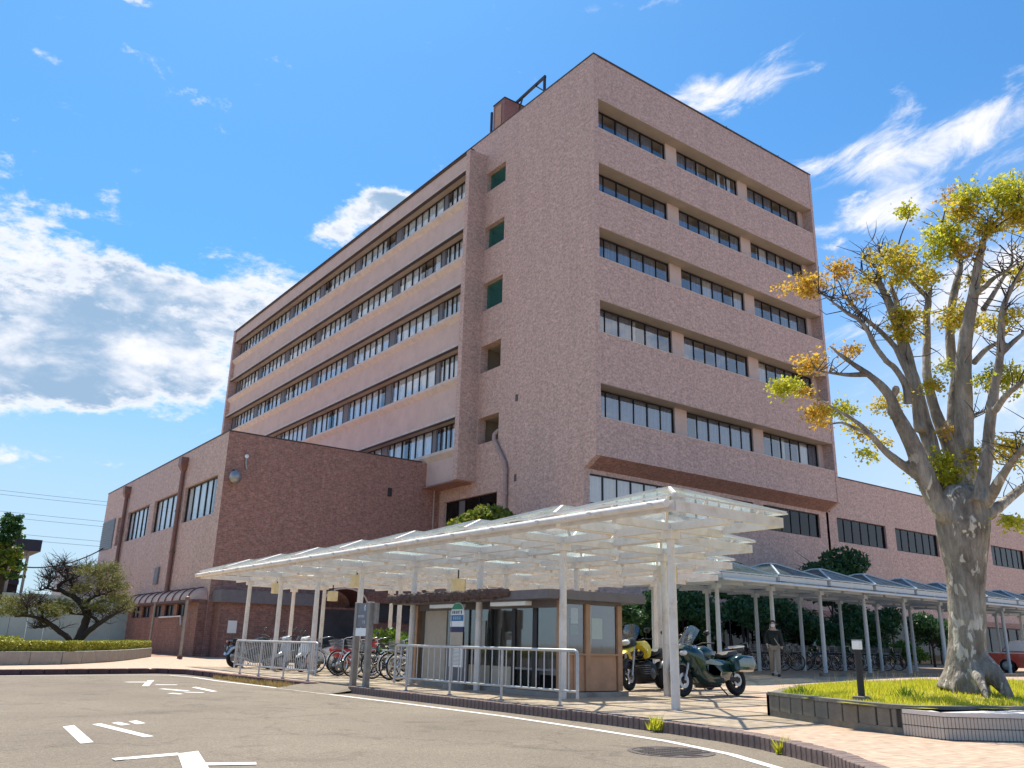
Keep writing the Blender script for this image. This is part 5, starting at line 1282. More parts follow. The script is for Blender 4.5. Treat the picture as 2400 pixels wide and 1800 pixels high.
# leaf clusters where the photograph carries them: (x, y, radius px of the zoomed crop, aspect, leaves, kind)
cl = [(a_(340,1000),150,.55,420,'o'),(a_(640,850),100,.9,230,'o'),(a_(870,940),90,.5,150,'y'),(a_(1110,730),130,.7,300,'y'),(a_(1200,340),60,1.2,150,'g'),(a_(1180,840),140,.55,260,'y'),(a_(1480,690),120,.9,300,'g'),(a_(1530,540),110,.8,330,'g'),(a_(1690,340),150,.7,420,'y'),(a_(1760,190),110,.8,260,'g'),(a_(1900,490),90,.7,260,'y'),(a_(2090,210),170,.7,460,'g'),(a_(2150,390),120,.8,300,'y'),(a_(2000,190),110,.7,160,'g'),(a_(1180,1290),120,.8,380,'y'),(a_(1150,1410),80,.7,200,'y'),(a_(1670,1270),200,.45,560,'y'),(a_(1370,940),90,.6,160,'y'),(a_(1110,930),60,.6,100,'y'),(a_(1630,620),90,1,200,'y'),(a_(1560,200),60,.9,70,'o'),(a_(1820,930),60,.8,130,'y'),(a_(2110,1250),60,1,110,'y'),(a_(1950,1320),70,1,100,'y'),(a_(770,1060),80,.5,70,'o'),(a_(900,740),80,.6,80,'y'),(a_(1720,700),90,.7,110,'o'),(a_(2180,900),60,1,100,'y'),(a_(1350,880),60,.5,60,'y'),(a_(690,1570),90,.4,110,'o'),(a_(2260,200),140,1,300,'g'),(a_(2300,420),140,1,260,'y'),
      (b_(160,200),135,.5,380,'g'),(b_(430,420),110,.4,240,'o'),(b_(350,20),130,.4,230,'o'),(b_(650,400),90,.6,180,'g'),(b_(1000,370),70,.8,140,'y'),(b_(860,780),60,.5,80,'g'),(b_(1520,870),130,.8,420,'g'),(b_(1690,1000),110,1,380,'g'),(b_(1400,1010),70,1.2,260,'g'),(b_(1430,200),60,.6,110,'y'),(b_(2030,130),150,.6,420,'g'),(b_(2090,740),140,.7,360,'y'),(b_(1820,790),60,.8,130,'y'),(b_(2140,1370),70,.5,150,'g'),(b_(1690,1190),60,.4,90,'g'),(b_(850,620),60,.7,90,'y'),(b_(1190,300),50,.6,70,'y'),(b_(330,255),60,.5,80,'o'),(b_(500,520),60,.4,50,'o'),(b_(760,560),50,.6,60,'y'),(b_(960,690),40,.6,40,'y'),(b_(1530,40),50,1,60,'g'),(b_(1560,590),40,.6,40,'o')]
lm = {'o': 'leaf_plane_orange', 'y': 'leaf_plane', 'g': 'leaf_plane_green'}
rl = random.Random(4)
for kind in 'oyg':
    mb = MB()
    for (px, py), rad, asp, n, kd in cl:
        if kd != kind: continue
        c = at(px, py, TD+rl.uniform(-.5, .5)); R = rad/3.687*PXM
        # leaves sit on short drooping sprays inside the cluster
        for s_ in range(max(6, n//9)):
            o = c+ra*rl.gauss(0, .58)*R+fa*rl.gauss(0, .5)*R+zz*rl.gauss(0, .52)*R*asp
            d = Vector((rl.gauss(0, 1), rl.gauss(0, 1), rl.gauss(.1, .5))).normalized()
            mb.tube([o-d*.16, o+d*.16], [.006, .003], 3, False)
            for q in range(14):
                p = o+d*rl.uniform(-.14, .16)+Vector((rl.gauss(0, .06), rl.gauss(0, .06), rl.gauss(-.01, .05))); sz = rl.uniform(.028, .056)
                nn = Vector((rl.gauss(0, .8), rl.gauss(0, .8), rl.gauss(.4, .7))).normalized(); u = nn.orthogonal().normalized(); u = Matrix.Rotation(rl.random()*6.28, 3, nn) @ u; w = nn.cross(u)
                tip = p+u*sz; cup = nn*sz*.18
                mb.add([p-u*sz*.5, p-w*sz*.62+u*sz*.1+cup, p-w*sz*.2+u*sz*.35, tip, p+w*sz*.2+u*sz*.35, p+w*sz*.62+u*sz*.1+cup], [(0, 1, 2, 3), (0, 3, 4, 5)])
    mb.uv = False
    tag(part('leaves', mb, lm[kind], pt), kind='stuff')

# ------------------------------------------------------------------ twisted pine behind the hedge
def g5(x, y): return x/4.367, 1180+y/4.367
PD = 41.0
pb = at(*g5(790, 1405), PD)
pn = root('garden_pine', 'twisted dark garden pine with layered tufts behind the clipped hedge', 'tree', (pb.x, pb.y, .35))
PW = PD*1.02/F_PX/4.367
def g5limb(pts, wid, D0=0, D1=0):
    P = [at(*g5(x, y), PD+D0+(D1-D0)*i/(len(pts)-1)) for i, (x, y) in enumerate(pts)]
    Q, S_ = smooth_path(P, [w*PW*.5 for w in wid], 4); mb = MB(); o = len(mb.v); mb.tube(Q, S_, 9)
    for i in range(o, len(mb.v)):
        p = Vector(mb.v[i]); k = min((i-o)//9, len(Q)-1); mb.v[i] = tuple(Q[k]+(p-Q[k])*(1+.22*mnoise.noise(p*5)))
    return mb, Q
first = True; plimbs = []
for pts, wid, D0, D1 in [
  ([(800,1470),(800,1400),(850,1290),(880,1200),(890,1140),(840,1040),(760,960),(700,930),(640,900),(600,860),(620,820),(700,780),(820,740)], [90,82,74,68,66,56,46,40,34,30,28,22,12], 0, .4),
  ([(815,1390),(900,1310),(1000,1240),(1090,1180),(1180,1130),(1270,1090)], [66,50,44,34,24,12], 0,-.8),
  ([(735,1460),(690,1370),(610,1310),(520,1240),(430,1190),(350,1160),(240,1150),(150,1160)], [58,46,42,38,32,26,18,10], 0,-1),
  ([(520,1240),(440,1260),(350,1270)], [26,22,14], -.4,-.6),
  ([(870,1060),(920,980),(1000,940),(1090,920),(1170,880)], [40,30,24,18,10], .1,.6),
  ([(640,900),(560,890),(480,870),(410,890)], [26,22,16,10], .2,-.2),
  ([(1000,1240),(985,1190),(930,1160),(860,1140),(720,1130)], [30,26,20,14,8], -.2,-.1),
  ([(700,930),(740,860),(720,800)], [26,20,12], .3,.5), ([(690,780),(600,700),(540,640)], [20,12,6], .4,.2), ([(700,780),(680,680),(660,610)], [20,12,6], .4,.6), ([(760,760),(820,690),(900,650)], [18,12,6], .4,.8), ([(890,1130),(1010,1010),(1120,1000),(1200,1010)], [30,22,16,8], .2,.7), ([(480,870),(520,790),(470,760)], [14,10,5], 0,.2), ([(430,1190),(430,1080),(400,1000)], [20,14,8], -.6,-.7), ([(280,1150),(280,1060),(290,980)], [16,10,6], -.7,-.9)]:
    mb, Q = g5limb(pts, wid, D0, D1); part('trunk' if first else 'limb', mb, 'bark_dark', pn, 70); first = False; plimbs.append(Q)
rr = random.Random(12)
tuf = [(1010,690,140,.45,150),(1130,660,110,.5,130),(900,700,120,.5,120),(1180,760,110,.5,110),(870,860,110,.5,100),(1240,960,110,.5,120),(1150,1000,120,.4,100),(990,1060,110,.35,110),(880,1000,80,.4,60),(520,1080,110,.5,150),(440,1050,90,.5,110),(620,1030,110,.5,120),(700,1060,90,.5,80),(560,1140,80,.4,70),(310,970,80,.5,80),(240,1060,110,.5,90),(120,1090,110,.5,110),(60,1000,90,.6,90),(150,1000,80,.6,70),(30,1110,80,.5,60),(1260,1080,90,.5,110),(1060,1110,90,.3,50),(800,900,90,.5,50),(1230,850,100,.5,110),(1300,1020,80,.6,70),(990,800,120,.4,80),(1090,850,100,.5,90),(700,1110,80,.4,60),(200,1130,90,.3,60)]
mb = MB()
for x, y, rad, asp, n in tuf:
    c = at(*g5(x, y), PD+rr.uniform(-.9, .9))
    for _ in range(int(n*1.9)):
        o = c+ra*rr.gauss(0, .42)*rad*PW+fa*rr.gauss(0, .6)*rad*PW+zz*rr.gauss(0, .42)*rad*PW*asp
        for q in range(7):
            d = Vector((rr.gauss(0, .7), rr.gauss(0, .7), rr.uniform(.15, 1.1))).normalized()*rr.uniform(.07, .15); w = d.orthogonal().normalized()*.011
            mb.add([o-w, o+w, o+d], [(0, 1, 2)])
mb.uv = False; tag(part('needles', mb, 'leaf_pine', pn), kind='stuff')
tw = MB()
for Q in plimbs:
    for _ in range(30):
        p = Q[rr.randrange(len(Q)//3, len(Q))]; d = Vector((rr.gauss(0, .6), rr.gauss(0, .6), rr.uniform(-.1, 1))).normalized(); l_ = rr.uniform(.2, .8)
        e = p+d*l_; m_ = p.lerp(e, .5)+Vector((rr.gauss(0, .07), rr.gauss(0, .07), rr.gauss(0, .05))); tw.tube([p, m_, e], [.018, .012, .005], 4, False)
        for _k in range(2):
            f = m_+Vector((rr.gauss(0, .2), rr.gauss(0, .2), rr.uniform(.05, .35))); tw.tube([m_, f], [.009, .004], 3, False)
for _ in range(150):
    x, y = rr.uniform(430, 800), rr.uniform(600, 780); p = at(*g5(x, y), PD+rr.uniform(-.3, .9)); b0 = at(*g5(640+(x-640)*.55, 790), PD+.4)
    tw.tube([b0.lerp(p, .55), p], [.010, .004], 3, False)
tag(part('twigs', tw, 'bark_dark', pn), kind='stuff')

# ------------------------------------------------------------------ other trees and shrubs
def crown(cx, cy, cz, rx, ry, rz, N, size, seed, m, lumps=9, hollow=.55):
    r = random.Random(seed); L = []
    for _ in range(lumps):
        a, b = r.random()*6.283, r.uniform(-.5, 1); q = r.uniform(.35, .7)
        L.append((cx+rx*q*cos(a)*sqrt(1-min(1, b*b)*.6), cy+ry*q*sin(a)*sqrt(1-min(1, b*b)*.6), cz+rz*b*.62, r.uniform(.32, .5)))
    def f(r):
        x, y, z, k = r.choice(L); d = Vector((r.gauss(0, 1), r.gauss(0, 1), r.gauss(0, 1))).normalized(); q = r.random()**.4
        return x+d.x*q*rx*k, y+d.y*q*ry*k, z+d.z*q*rz*k*.9
    return leafy(N, f, size, seed+1, m, .3)
def tree(name, lab, x, y, z0, h, rx, rz, N, size, m, seed, trunk=.08, cat='tree'):
    t = root(name, lab, cat, (x, y, z0)); r = random.Random(seed)
    mb = MB(); Q = [Vector((x, y, z0-.1)), Vector((x+.05*h*r.uniform(-1, 1), y, z0+(h-rz)*.55)), Vector((x, y, z0+h-rz)), Vector((x+r.uniform(-.2, .2), y, z0+h-.5*rz))]
    mb.tube(Q, [trunk, trunk*.8, trunk*.6, trunk*.25], 8)
    for _ in range(7):
        a = r.random()*6.283; e = Vector((x+cos(a)*rx*.7, y+sin(a)*rx*.7, z0+h-rz+r.uniform(-.3, .9)*rz)); mb.tube([Q[1].lerp(Q[2], r.random()), e.lerp(Q[2], .4)+Vector((0, 0, .1)), e], [trunk*.4, trunk*.25, trunk*.08], 5)
    part('trunk', mb, 'bark_dark', t, 60); tag(part('crown', crown(x, y, z0+h-rz, rx, rx, rz, N, size, seed, m), m, t), kind='stuff')
    return t
tree('evergreen_tree', 'large round dark evergreen behind the walkway canopy before the right wing', 42.9, 27.6, .2, 6.3, 3.0, 1.9, 9000, .17, 'leaf_dark', 31)
tree('evergreen_tree', 'small dark evergreen peeping over the canopy corner before the tower wall', 35.1, 27.6, .1, 5.15, 1.75, 1.2, 4500, .14, 'leaf_mid', 32)
tree('camphor_tree', 'bright yellow green tree top rising above the canopy before the stair wall', 24.6, 34.8, 0, 7.75, 2.4, 1.7, 7000, .17, 'leaf_yellowgreen', 33)
tree('evergreen_tree', 'dark leafy tree under the canopy left of the grouped posts', 24.0, 24.4, 0, 3.3, 1.9, 1.2, 5200, .12, 'leaf_dark', 34)
tree('evergreen_tree', 'dark green tree behind the touring motorcycle under the walkway', 29.2, 26.3, .15, 3.5, 2.0, 1.5, 5200, .13, 'leaf_dark', 35)
tree('evergreen_tree', 'dark green tree behind the walking person under the walkway', 33.4, 25.2, .19, 3.4, 1.9, 1.5, 5200, .13, 'leaf_dark', 36)
tree('evergreen_tree', 'dark tree filling the walkway bays right of the bollard light', 40.2, 25.8, .19, 3.5, 2.1, 1.6, 5200, .13, 'leaf_dark', 37)
tree('evergreen_tree', 'dark tree just left of the plane trunk behind the walkway posts', 45.6, 27.0, .19, 3.4, 2.0, 1.6, 4600, .13, 'leaf_dark', 39)
tree('evergreen_tree', 'dark tree above the red taxi roof behind the walkway', 51.0, 26.6, .19, 3.4, 2.1, 1.6, 4600, .13, 'leaf_dark', 40)
tree('evergreen_tree', 'dark tree in the walkway bay left of the bollard light', 36.8, 25.9, .19, 3.4, 1.9, 1.6, 4600, .13, 'leaf_dark', 38)
def shrub(name, lab, x, y, z0, rx, ry, rz, N, size, m, seed):
    t = root(name, lab, 'shrub', (x, y, z0)); r = random.Random(seed); mb = MB()
    for _ in range(9):
        a = r.random()*6.283; mb.tube([(x, y, z0-.05), (x+cos(a)*rx*.4, y+sin(a)*ry*.4, z0+rz*.8), (x+cos(a)*rx*.8, y+sin(a)*ry*.8, z0+rz*1.3)], [.03, .02, .008], 5)
    part('stems', mb, 'bark_dark', t, 60); tag(part('foliage', crown(x, y, z0+rz*.95, rx, ry, rz, N, size, seed, m, 12), m, t), kind='stuff')
shrub('shrub', 'bright green shrub lit behind the walkway left of the big tree', 44.0, 24.6, .2, 1.9, 1.0, .75, 3600, .11, 'leaf_bright', 41)
shrub('shrub', 'sunlit green shrub behind the bicycles between sign and kiosk', 15.6, 27.2, 0, 1.8, 1.0, .72, 3200, .11, 'leaf_bright', 42)
shrub('shrub', 'dark low shrub under the walkway behind the right cycle rack', 37.6, 24.6, .2, 1.9, .9, .7, 3200, .11, 'leaf_mid', 43)
shrub('shrub', 'dark green shrub behind the far end of the cycle row', 41.0, 24.2, .2, 1.6, .9, .8, 3000, .11, 'leaf_dark', 44)
shrub('shrub', 'yellowish round shrub at the far left end of the hedge', 3.9, 32.2, .36, .75, .6, .26, 2600, .055, 'leaf_hedge', 45)
# tall conifer at the left frame edge
t = root('conifer', 'dark shaggy tree at the left frame edge before the brown house', 'tree', (5.1, 47.0, 0))
part('trunk', MB().tube([(5.1, 47.0, -.1), (5.15, 47, 3), (5.1, 47, 6.2)], [.22, .16, .05], 9), 'bark_dark', t, 60)
mbd, mbm = MB(), MB(); r = random.Random(51)
for k in range(24):
    z = 3.4+2.9*k/24; q = max(.2, 1.15*(1-(k/24)**1.6)); a = r.random()*6.283
    for _ in range(2):
        a += 2.3; cx, cy = 5.1+cos(a)*q*.55, 47+sin(a)*q*.55; tgt = mbd if z > 4.9 or r.random() < .4 else mbm
        c_ = crown(cx, cy, z, .6, .6, .3, 80, .13, 60+k, 'leaf_dark', 4); tgt.add(c_.v, c_.f)
mbd.uv = False; mbm.uv = False
tag(part('crown', mbd, 'leaf_dark', t), kind='stuff'); tag(part('lit_foliage', mbm, 'leaf_yellowgreen', t), kind='stuff')  # light on the lower tufts is put into a yellower leaf colour
# ------------------------------------------------------------------ two-wheelers
def wheel(parent, x, z, R, tw, spokes, m_rim='alloy', disc=0, name='wheel', hub=.035):
    w = link(name, MB().torus((0, 0, 0), R-tw, tw, 34, 10, 'y', .95).mesh('tyre', 'tyre', 60), parent, (x, 0, z))
    mb = MB(); mb.torus((0, 0, 0), R-2*tw-.004, .012 if tw < .03 else .022, 34, 6, 'y', 1.4); link('rim', mb.mesh('rim', m_rim, 60), w)
    mb = MB(); ri = R-2*tw
    if spokes > 10:
        for k in range(spokes):
            a = 2*pi*k/spokes; b = a+(.35 if k % 2 else -.35); mb.tube([(hub*cos(b), .03*(1 if k % 4 < 2 else -1), hub*sin(b)), (ri*cos(a), 0, ri*sin(a))], .0018 if tw < .03 else .003, 3, False)
    else:
        for k in range(spokes):
            a = 2*pi*k/spokes; mb.bar((hub*cos(a), 0, hub*sin(a)), (ri*cos(a+.12), 0, ri*sin(a+.12)), .035, .03, (0, 1, 0))
    mb.lathe([(hub, -.045), (hub, .045)], n=12, axis='y'); o = link('spokes', mb.mesh('spokes', m_rim if spokes <= 10 else 'chrome'), w); o['kind'] = 'stuff'
    if disc:
        mb = MB()
        for s_ in (-1, 1): mb.lathe([(disc, s_*.062), (disc, s_*.067), (disc*.55, s_*.067), (disc*.55, s_*.062), (disc, s_*.062)], n=24, axis='y', caps=False)
        link('brake_disc', mb.mesh('brake_disc', 'alloy'), w)
    return w
def bicycle(lab, frame_m, basket=True, rack=True, seed=0, group='parked bicycles under the canopy'):
    r = random.Random(seed); b = root('bicycle', lab, 'bicycle', group=group); P = lambda n, mb, m, s=50: part(n, mb, m, b, s, world=False)
    R = .335
    wheel(b, .53, R, R, .019, 28, 'chrome'); wheel(b, -.53, R, R, .019, 28, 'chrome')
    bb = (-.08, 0, .29); seat = (-.25, 0, .78); head = (.36, 0, .82); hb = (.40, 0, .62)
    fr = MB()
    low = r.random() < .6
    fr.tube([bb, (.12, 0, .40), hb] if low else [bb, hb], .019, 8); fr.tube([(-.19, 0, .6), (.1, 0, .52), (.385, 0, .70)] if low else [(-.23, 0, .72), head], .016, 8); fr.tube([bb, seat], .016, 8); fr.tube([head, hb], .02, 8)
    for s_ in (-1, 1): fr.tube([(-.23, 0, .70), (-.53, s_*.055, R)], .009, 6); fr.tube([(-.08, s_*.03, .29), (-.53, s_*.055, R)], .010, 6); fr.tube([(.40, s_*.04, .62), (.45, s_*.055, .52), (.53, s_*.055, R)], .012, 6)
    P('frame', fr, frame_m)
    hbm = MB(); hbm.tube([(.36, 0, .82), (.35, 0, .97)], .012, 8); hbm.tube([(.12, -.27, .99), (.22, -.26, 1.01), (.34, -.14, 1.0), (.36, 0, .97), (.34, .14, 1.0), (.22, .26, 1.01), (.12, .27, .99)], .011, 8); P('handlebar', hbm, 'chrome')
    g = MB(); 
    for s_ in (-1, 1): g.tube([(.10, s_*.27, .988), (.22, s_*.26, 1.01)], .016, 8)
    o = P('grip', g, 'rubber_black'); o['kind'] = 'stuff'
    sd = MB(); sd.prism([(-.40, .86), (-.38, .90), (-.28, .90), (-.12, .875), (-.10, .86), (-.2, .84)], .085, .5, .5); P('saddle', sd, r.choice(['rubber_black', 'saddle_brown'])); P('seat_post', MB().tube([seat, (-.27, 0, .86)], .012, 8), 'chrome')
    for x, a0, a1 in ((.53, .3, 2.6), (-.53, .4, 3.3)):
        mb = MB(); n = 14
        for k in range(n):
            t0, t1 = a0+(a1-a0)*k/n, a0+(a1-a0)*(k+1)/n
            mb.quad((x+(R+.02)*cos(t0), -.028, R+(R+.02)*sin(t0)), (x+(R+.02)*cos(t1), -.028, R+(R+.02)*sin(t1)), (x+(R+.02)*cos(t1), .028, R+(R+.02)*sin(t1)), (x+(R+.02)*cos(t0), .028, R+(R+.02)*sin(t0)))
        P('mudguard', mb, 'chrome' if r.random() < .6 else frame_m, 60)
    ck = MB(); ck.lathe([(.09, .045), (.09, .05)], (bb[0], 0, bb[2]), 18, 'y'); ck.bar((bb[0], .06, bb[2]), (bb[0]+.12, .07, bb[2]-.11), .02, .012); ck.bar((bb[0], -.06, bb[2]), (bb[0]-.12, -.07, bb[2]+.11), .02, .012); ck.box(bb[0]+.07, bb[0]+.17, .07, .15, bb[2]-.125, bb[2]-.10); ck.box(bb[0]-.17, bb[0]-.07, -.15, -.07, bb[2]+.10, bb[2]+.125); ck.box(-.53, -.08, .046, .054, .34, .36)
    o = P('crank', ck, 'black_matt', 0); o['kind'] = 'stuff'
    if basket:
        bk = MB(); z0, z1 = .72, .95
        for k in range(9):
            for (xa, ya, xb, yb) in ((.44, -.12, .42, -.16), (.66, -.12, .74, -.16)):
                t = k/8; bk.tube([(xa, ya+(-2*ya)*t, z0), (xb, yb+(-2*yb)*t, z1)], .003, 4)
            for s_ in (-1, 1): t = k/8; bk.tube([(.44+.22*t, s_*.12, z0), (.42+.32*t, s_*.16, z1)], .003, 4)
        for j in range(4):
            t = j/3; xa, xb, yy, z = .44-.02*t, .66+.08*t, .12+.04*t, z0+(z1-z0)*t; bk.tube([(xa, -yy, z), (xb, -yy, z), (xb, yy, z), (xa, yy, z), (xa, -yy, z)], .005, 4)
        o = P('basket', bk, 'metal_grey', 0); o['kind'] = 'stuff'
        P('basket_floor', MB().box(.44, .66, -.12, .12, z0, z0+.006), 'metal_grey', 0)
    if rack:
        rk = MB(); rk.tube([(-.30, -.06, .72), (-.72, -.07, .72), (-.74, 0, .72), (-.72, .07, .72), (-.30, .06, .72)], .007, 6); rk.tube([(-.66, -.07, .72), (-.53, -.06, R)], .006, 6); rk.tube([(-.66, .07, .72), (-.53, .06, R)], .006, 6); rk.tube([(-.40, -.06, .72), (-.40, .06, .72)], .005, 4); rk.tube([(-.55, -.07, .72), (-.55, .07, .72)], .005, 4)
        o = P('luggage_rack', rk, 'chrome'); o['kind'] = 'stuff'
    P('headlamp', MB().ell((.56, .0, .70) if not basket else (.50, .09, .60), (.04, .03, .03), 10, 6), 'lens_clear', 60); P('reflector', MB().lathe([(.03, 0), (.03, .012)], (-.78, 0, .55), 12, 'x'), 'lens_red', 0)
    P('stand', MB().tube([(-.5, .05, R), (-.55, .12, .01)], .008, 6), 'chrome')
    return b
def place(o, x, y, deg, lean=0, z=0.0): o.location = (x, y, z); o.rotation_euler = (radians(lean), 0, radians(deg)); return o

def motorcycle(name, lab, body_m, kind, L=1.5, group=None, tall=0.0):
    """kind: tour (full fairing, panniers), adv (beak, tall), scoot (step-through), cruise"""
    b = root(name, lab, 'motorcycle' if kind != 'scoot' else 'scooter', group=group); P = lambda n, mb, m, s=55: part(n, mb, m, b, s, world=False)
    if kind == 'scoot':
        R, fx, rx = .25, .62, -.60
        wheel(b, fx, R, R, .055, 6, 'alloy', .1, hub=.05); wheel(b, rx, R, R, .055, 6, 'alloy', hub=.05)
        P('fork', MB().tube([(fx, -.07, R), (.50, -.05, .62)], .02, 8).tube([(fx, .07, R), (.50, .05, .62)], .02, 8), 'metal_grey')['kind'] = 'stuff'
        P('leg_shield', MB().prism([(.50, .25), (.58, .45), (.56, .70), (.46, .92), (.40, .90), (.42, .60), (.40, .28)], .22, .8, .3), body_m)
        P('front_mudguard', MB().prism([(.40, .42), (.50, .54), (.66, .56), (.82, .44), (.80, .40), (.62, .47), (.48, .40)], .08, .7, .4), body_m)
        P('floorboard', MB().prism([(-.25, .22), (.45, .24), (.45, .30), (-.25, .30)], .17, .9, .2), 'black_matt')
        P('rear_body', MB().prism([(-.22, .24), (-.14, .66), (-.30, .74), (-.82, .78), (-.92, .70), (-.86, .52), (-.52, .40), (-.40, .26)], .19, .72, .4), body_m)
        P('seat', MB().prism([(-.10, .72), (-.14, .80), (-.40, .80), (-.80, .86), (-.84, .80), (-.60, .74)], .16, .75, .4), 'rubber_black')
        P('handlebar', MB().tube([(.36, -.32, 1.0), (.44, -.14, 1.0), (.46, 0, .96), (.44, .14, 1.0), (.36, .32, 1.0)], .014, 8), 'black_matt')
        P('head_cowl', MB().prism([(.34, .92), (.40, 1.04), (.54, 1.02), (.58, .92), (.48, .86)], .15, .7, .4), body_m); P('headlamp', MB().ell((.56, 0, .95), (.05, .09, .05)), 'lens_clear')
        P('taillight', MB().box(-.93, -.90, -.10, .10, .64, .71), 'lens_red', 0)
        for s_ in (-1, 1):
            m_ = P('mirror', MB().ell((.36, s_*.34, 1.20), (.02, .07, .05)), 'black_gloss'); part('stalk', MB().tube([(.40, s_*.2, 1.0), (.37, s_*.32, 1.18)], .006, 5), 'frame_dark', m_, world=False)
        P('engine', MB().prism([(-.50, .18), (-.30, .2), (-.28, .34), (-.5, .4), (-.72, .34), (-.74, .22)], .14, .8, .3, .03), 'metal_grey'); P('exhaust', MB().tube([(-.4, -.16, .2), (-.62, -.18, .24), (-.92, -.18, .30)], [.025, .05, .045], 10), 'metal_grey')
        P('stand', MB().tube([(-.3, .14, .2), (-.34, .2, .0)], .012, 6), 'frame_dark')
        return b
    R = .315; fx, rx = L/2+.08, -L/2+.08-.03
    tw_ = .06
    wheel(b, fx, R, R, tw_, 6 if kind != 'adv' else 5, 'black_matt' if kind != 'cruise' else 'alloy', .15, hub=.05); wheel(b, rx, R, R, .07, 5, 'black_matt' if kind != 'cruise' else 'alloy', .13, hub=.06)
    fk = MB()
    for s_ in (-1, 1): fk.tube([(fx, s_*.10, R), (fx-.26, s_*.10, .88+tall)], .026, 10)
    P('fork', fk, 'alloy')['kind'] = 'stuff'
    P('front_mudguard', MB().prism([(fx+.30, R+.17), (fx+.18, R+.33), (fx, R+.39), (fx-.2, R+.34), (fx-.33, R+.16), (fx-.27, R+.18), (fx-.16, R+.29), (fx, R+.335), (fx+.15, R+.29), (fx+.25, R+.16)], .085, .8, .4), body_m if kind != 'adv' else 'black_matt')
    P('engine', MB().prism([(.42, .25), (.46, .42), (.30, .60), (-.05, .64), (-.28, .55), (-.30, .30), (-.10, .17), (.25, .17)], .19, .75, .35), 'black_matt')
    cy = MB()
    for k in range(5): cy.box(.12, .40, -.21, .21, .34+k*.045, .36+k*.045)
    P('cooling_fins', cy, 'metal_grey', 0)['kind'] = 'stuff'
    P('crankcase', MB().lathe([(.09, -.205), (.12, -.2), (.12, .2), (.09, .205)], (.02, 0, .35), 18, 'y'), 'metal_grey')
    P('swingarm', MB().bar((-.22, -.11, .36), (rx, -.12, R), .04, .08).bar((-.22, .11, .36), (rx, .12, R), .04, .08), 'black_matt', 0)['kind'] = 'stuff'
    P('frame', MB().tube([(fx-.30, 0, .92+tall*.6), (.20, -.13, .66), (-.25, -.14, .50), (-.30, -.12, .30)], .028, 8).tube([(fx-.30, 0, .92+tall*.6), (.20, .13, .66), (-.25, .14, .50), (-.30, .12, .30)], .028, 8), 'black_matt')
    P('tank', MB().prism([(.46, .72+tall*.5), (.42, .92+tall*.6), (.22, 1.0+tall*.6), (0, .95+tall*.5), (-.14, .82+tall*.3), (-.06, .72), (.2, .66)], .17, .62, .45), body_m if kind != 'adv' else 'black_gloss')
    P('seat', MB().prism([(-.02, .84+tall*.3), (-.22, .80+tall*.3), (-.42, .83+tall*.3), (-.50, .90+tall*.3), (-.86, .93+tall*.3), (-.88, .86+tall*.3), (-.45, .76), (-.1, .74)], .15, .7, .4), 'rubber_black')
    P('tail', MB().prism([(-.40, .70), (-.5, .84), (-.90, .88+tall*.2), (-1.04, .86+tall*.2), (-1.0, .78+tall*.2), (-.7, .68)], .13, .65, .45), body_m if kind != 'adv' else 'black_matt')
    P('taillight', MB().ell((-1.03, 0, .82+tall*.2), (.03, .08, .03)), 'lens_red')
    hz = 1.02+tall
    P('handlebar', MB().tube([(.20, -.38, hz), (.36, -.2, hz+.02), (.40, 0, hz-.03), (.36, .2, hz+.02), (.20, .38, hz)], .014, 8), 'black_matt')
    for s_ in (-1, 1):
        m_ = P('mirror', MB().ell((.40, s_*.36, hz+.20), (.03, .085, .055)), 'black_gloss'); part('stalk', MB().tube([(.32, s_*.26, hz), (.39, s_*.34, hz+.18)], .008, 5), 'frame_dark', m_, world=False)
        P('indicator', MB().ell((fx-.25, s_*.2, .80+tall*.6), (.04, .03, .025), 8, 6), 'lamp_yellow'); P('footrest', MB().tube([(-.08, s_*.18, .34), (-.08, s_*.30, .33)], .014, 6), 'alloy')
    P('exhaust', MB().tube([(.4, -.14, .36), (.32, -.17, .2), (-.1, -.19, .2), (-.4, -.22, .30), (-.95, -.24, .42)], [.025, .025, .03, .055, .05], 10), 'alloy')
    P('stand', MB().tube([(-.05, .16, .2), (-.12, .30, 0)], .014, 6), 'frame_dark'); P('number_plate', MB().box(-1.06, -1.05, -.11, .11, .55, .68), 'sign_white', 0)
    P('rear_mudguard', MB().prism([(-.95, .80), (-1.04, .78), (-1.10, .50), (-1.06, .50)], .09, .9, .3), 'black_matt')
    if kind == 'tour':
        P('fairing', MB().prism([(fx-.02, .82), (fx+.02, .93), (fx-.10, 1.02), (fx-.38, 1.00), (.34, .82), (.30, .60), (.36, .36), (.10, .24), (-.24, .24), (-.30, .36), (-.05, .52), (.1, .62), (fx-.20, .56)][::-1], .26, .6, .45), body_m)
        P('side_panel', MB().prism([(.44, .62), (.46, .70), (.2, .72), (-.1, .66), (-.2, .60), (0, .58)], .275, .8, .2), 'case_silver')
        P('lower_fairing', MB().prism([(.62, .42), (.66, .74), (.30, .76), (-.30, .72), (-.62, .60), (-.40, .30), (.0, .20), (.40, .24)], .235, .82, .3), body_m)
        P('headlamp', MB().ell((fx-.04, -.1, .85), (.08, .09, .06)), 'lens_clear'); P('headlamp', MB().ell((fx-.04, .1, .85), (.08, .09, .06)), 'lens_clear')
        ws = MB(); n = 6
        for k in range(n):
            y0, y1 = -.24+.48*k/n, -.24+.48*(k+1)/n; q0, q1 = 1-(y0/.27)**2*.5, 1-(y1/.27)**2*.5
            ws.quad((fx-.10-.1*(1-q0), y0, .98), (fx-.10-.1*(1-q1), y1, .98), (fx-.46-.1*(1-q1), y1*.85, 1.12+.30*q1), (fx-.46-.1*(1-q0), y0*.85, 1.12+.30*q0))
        P('windscreen', ws, 'screen_milky')
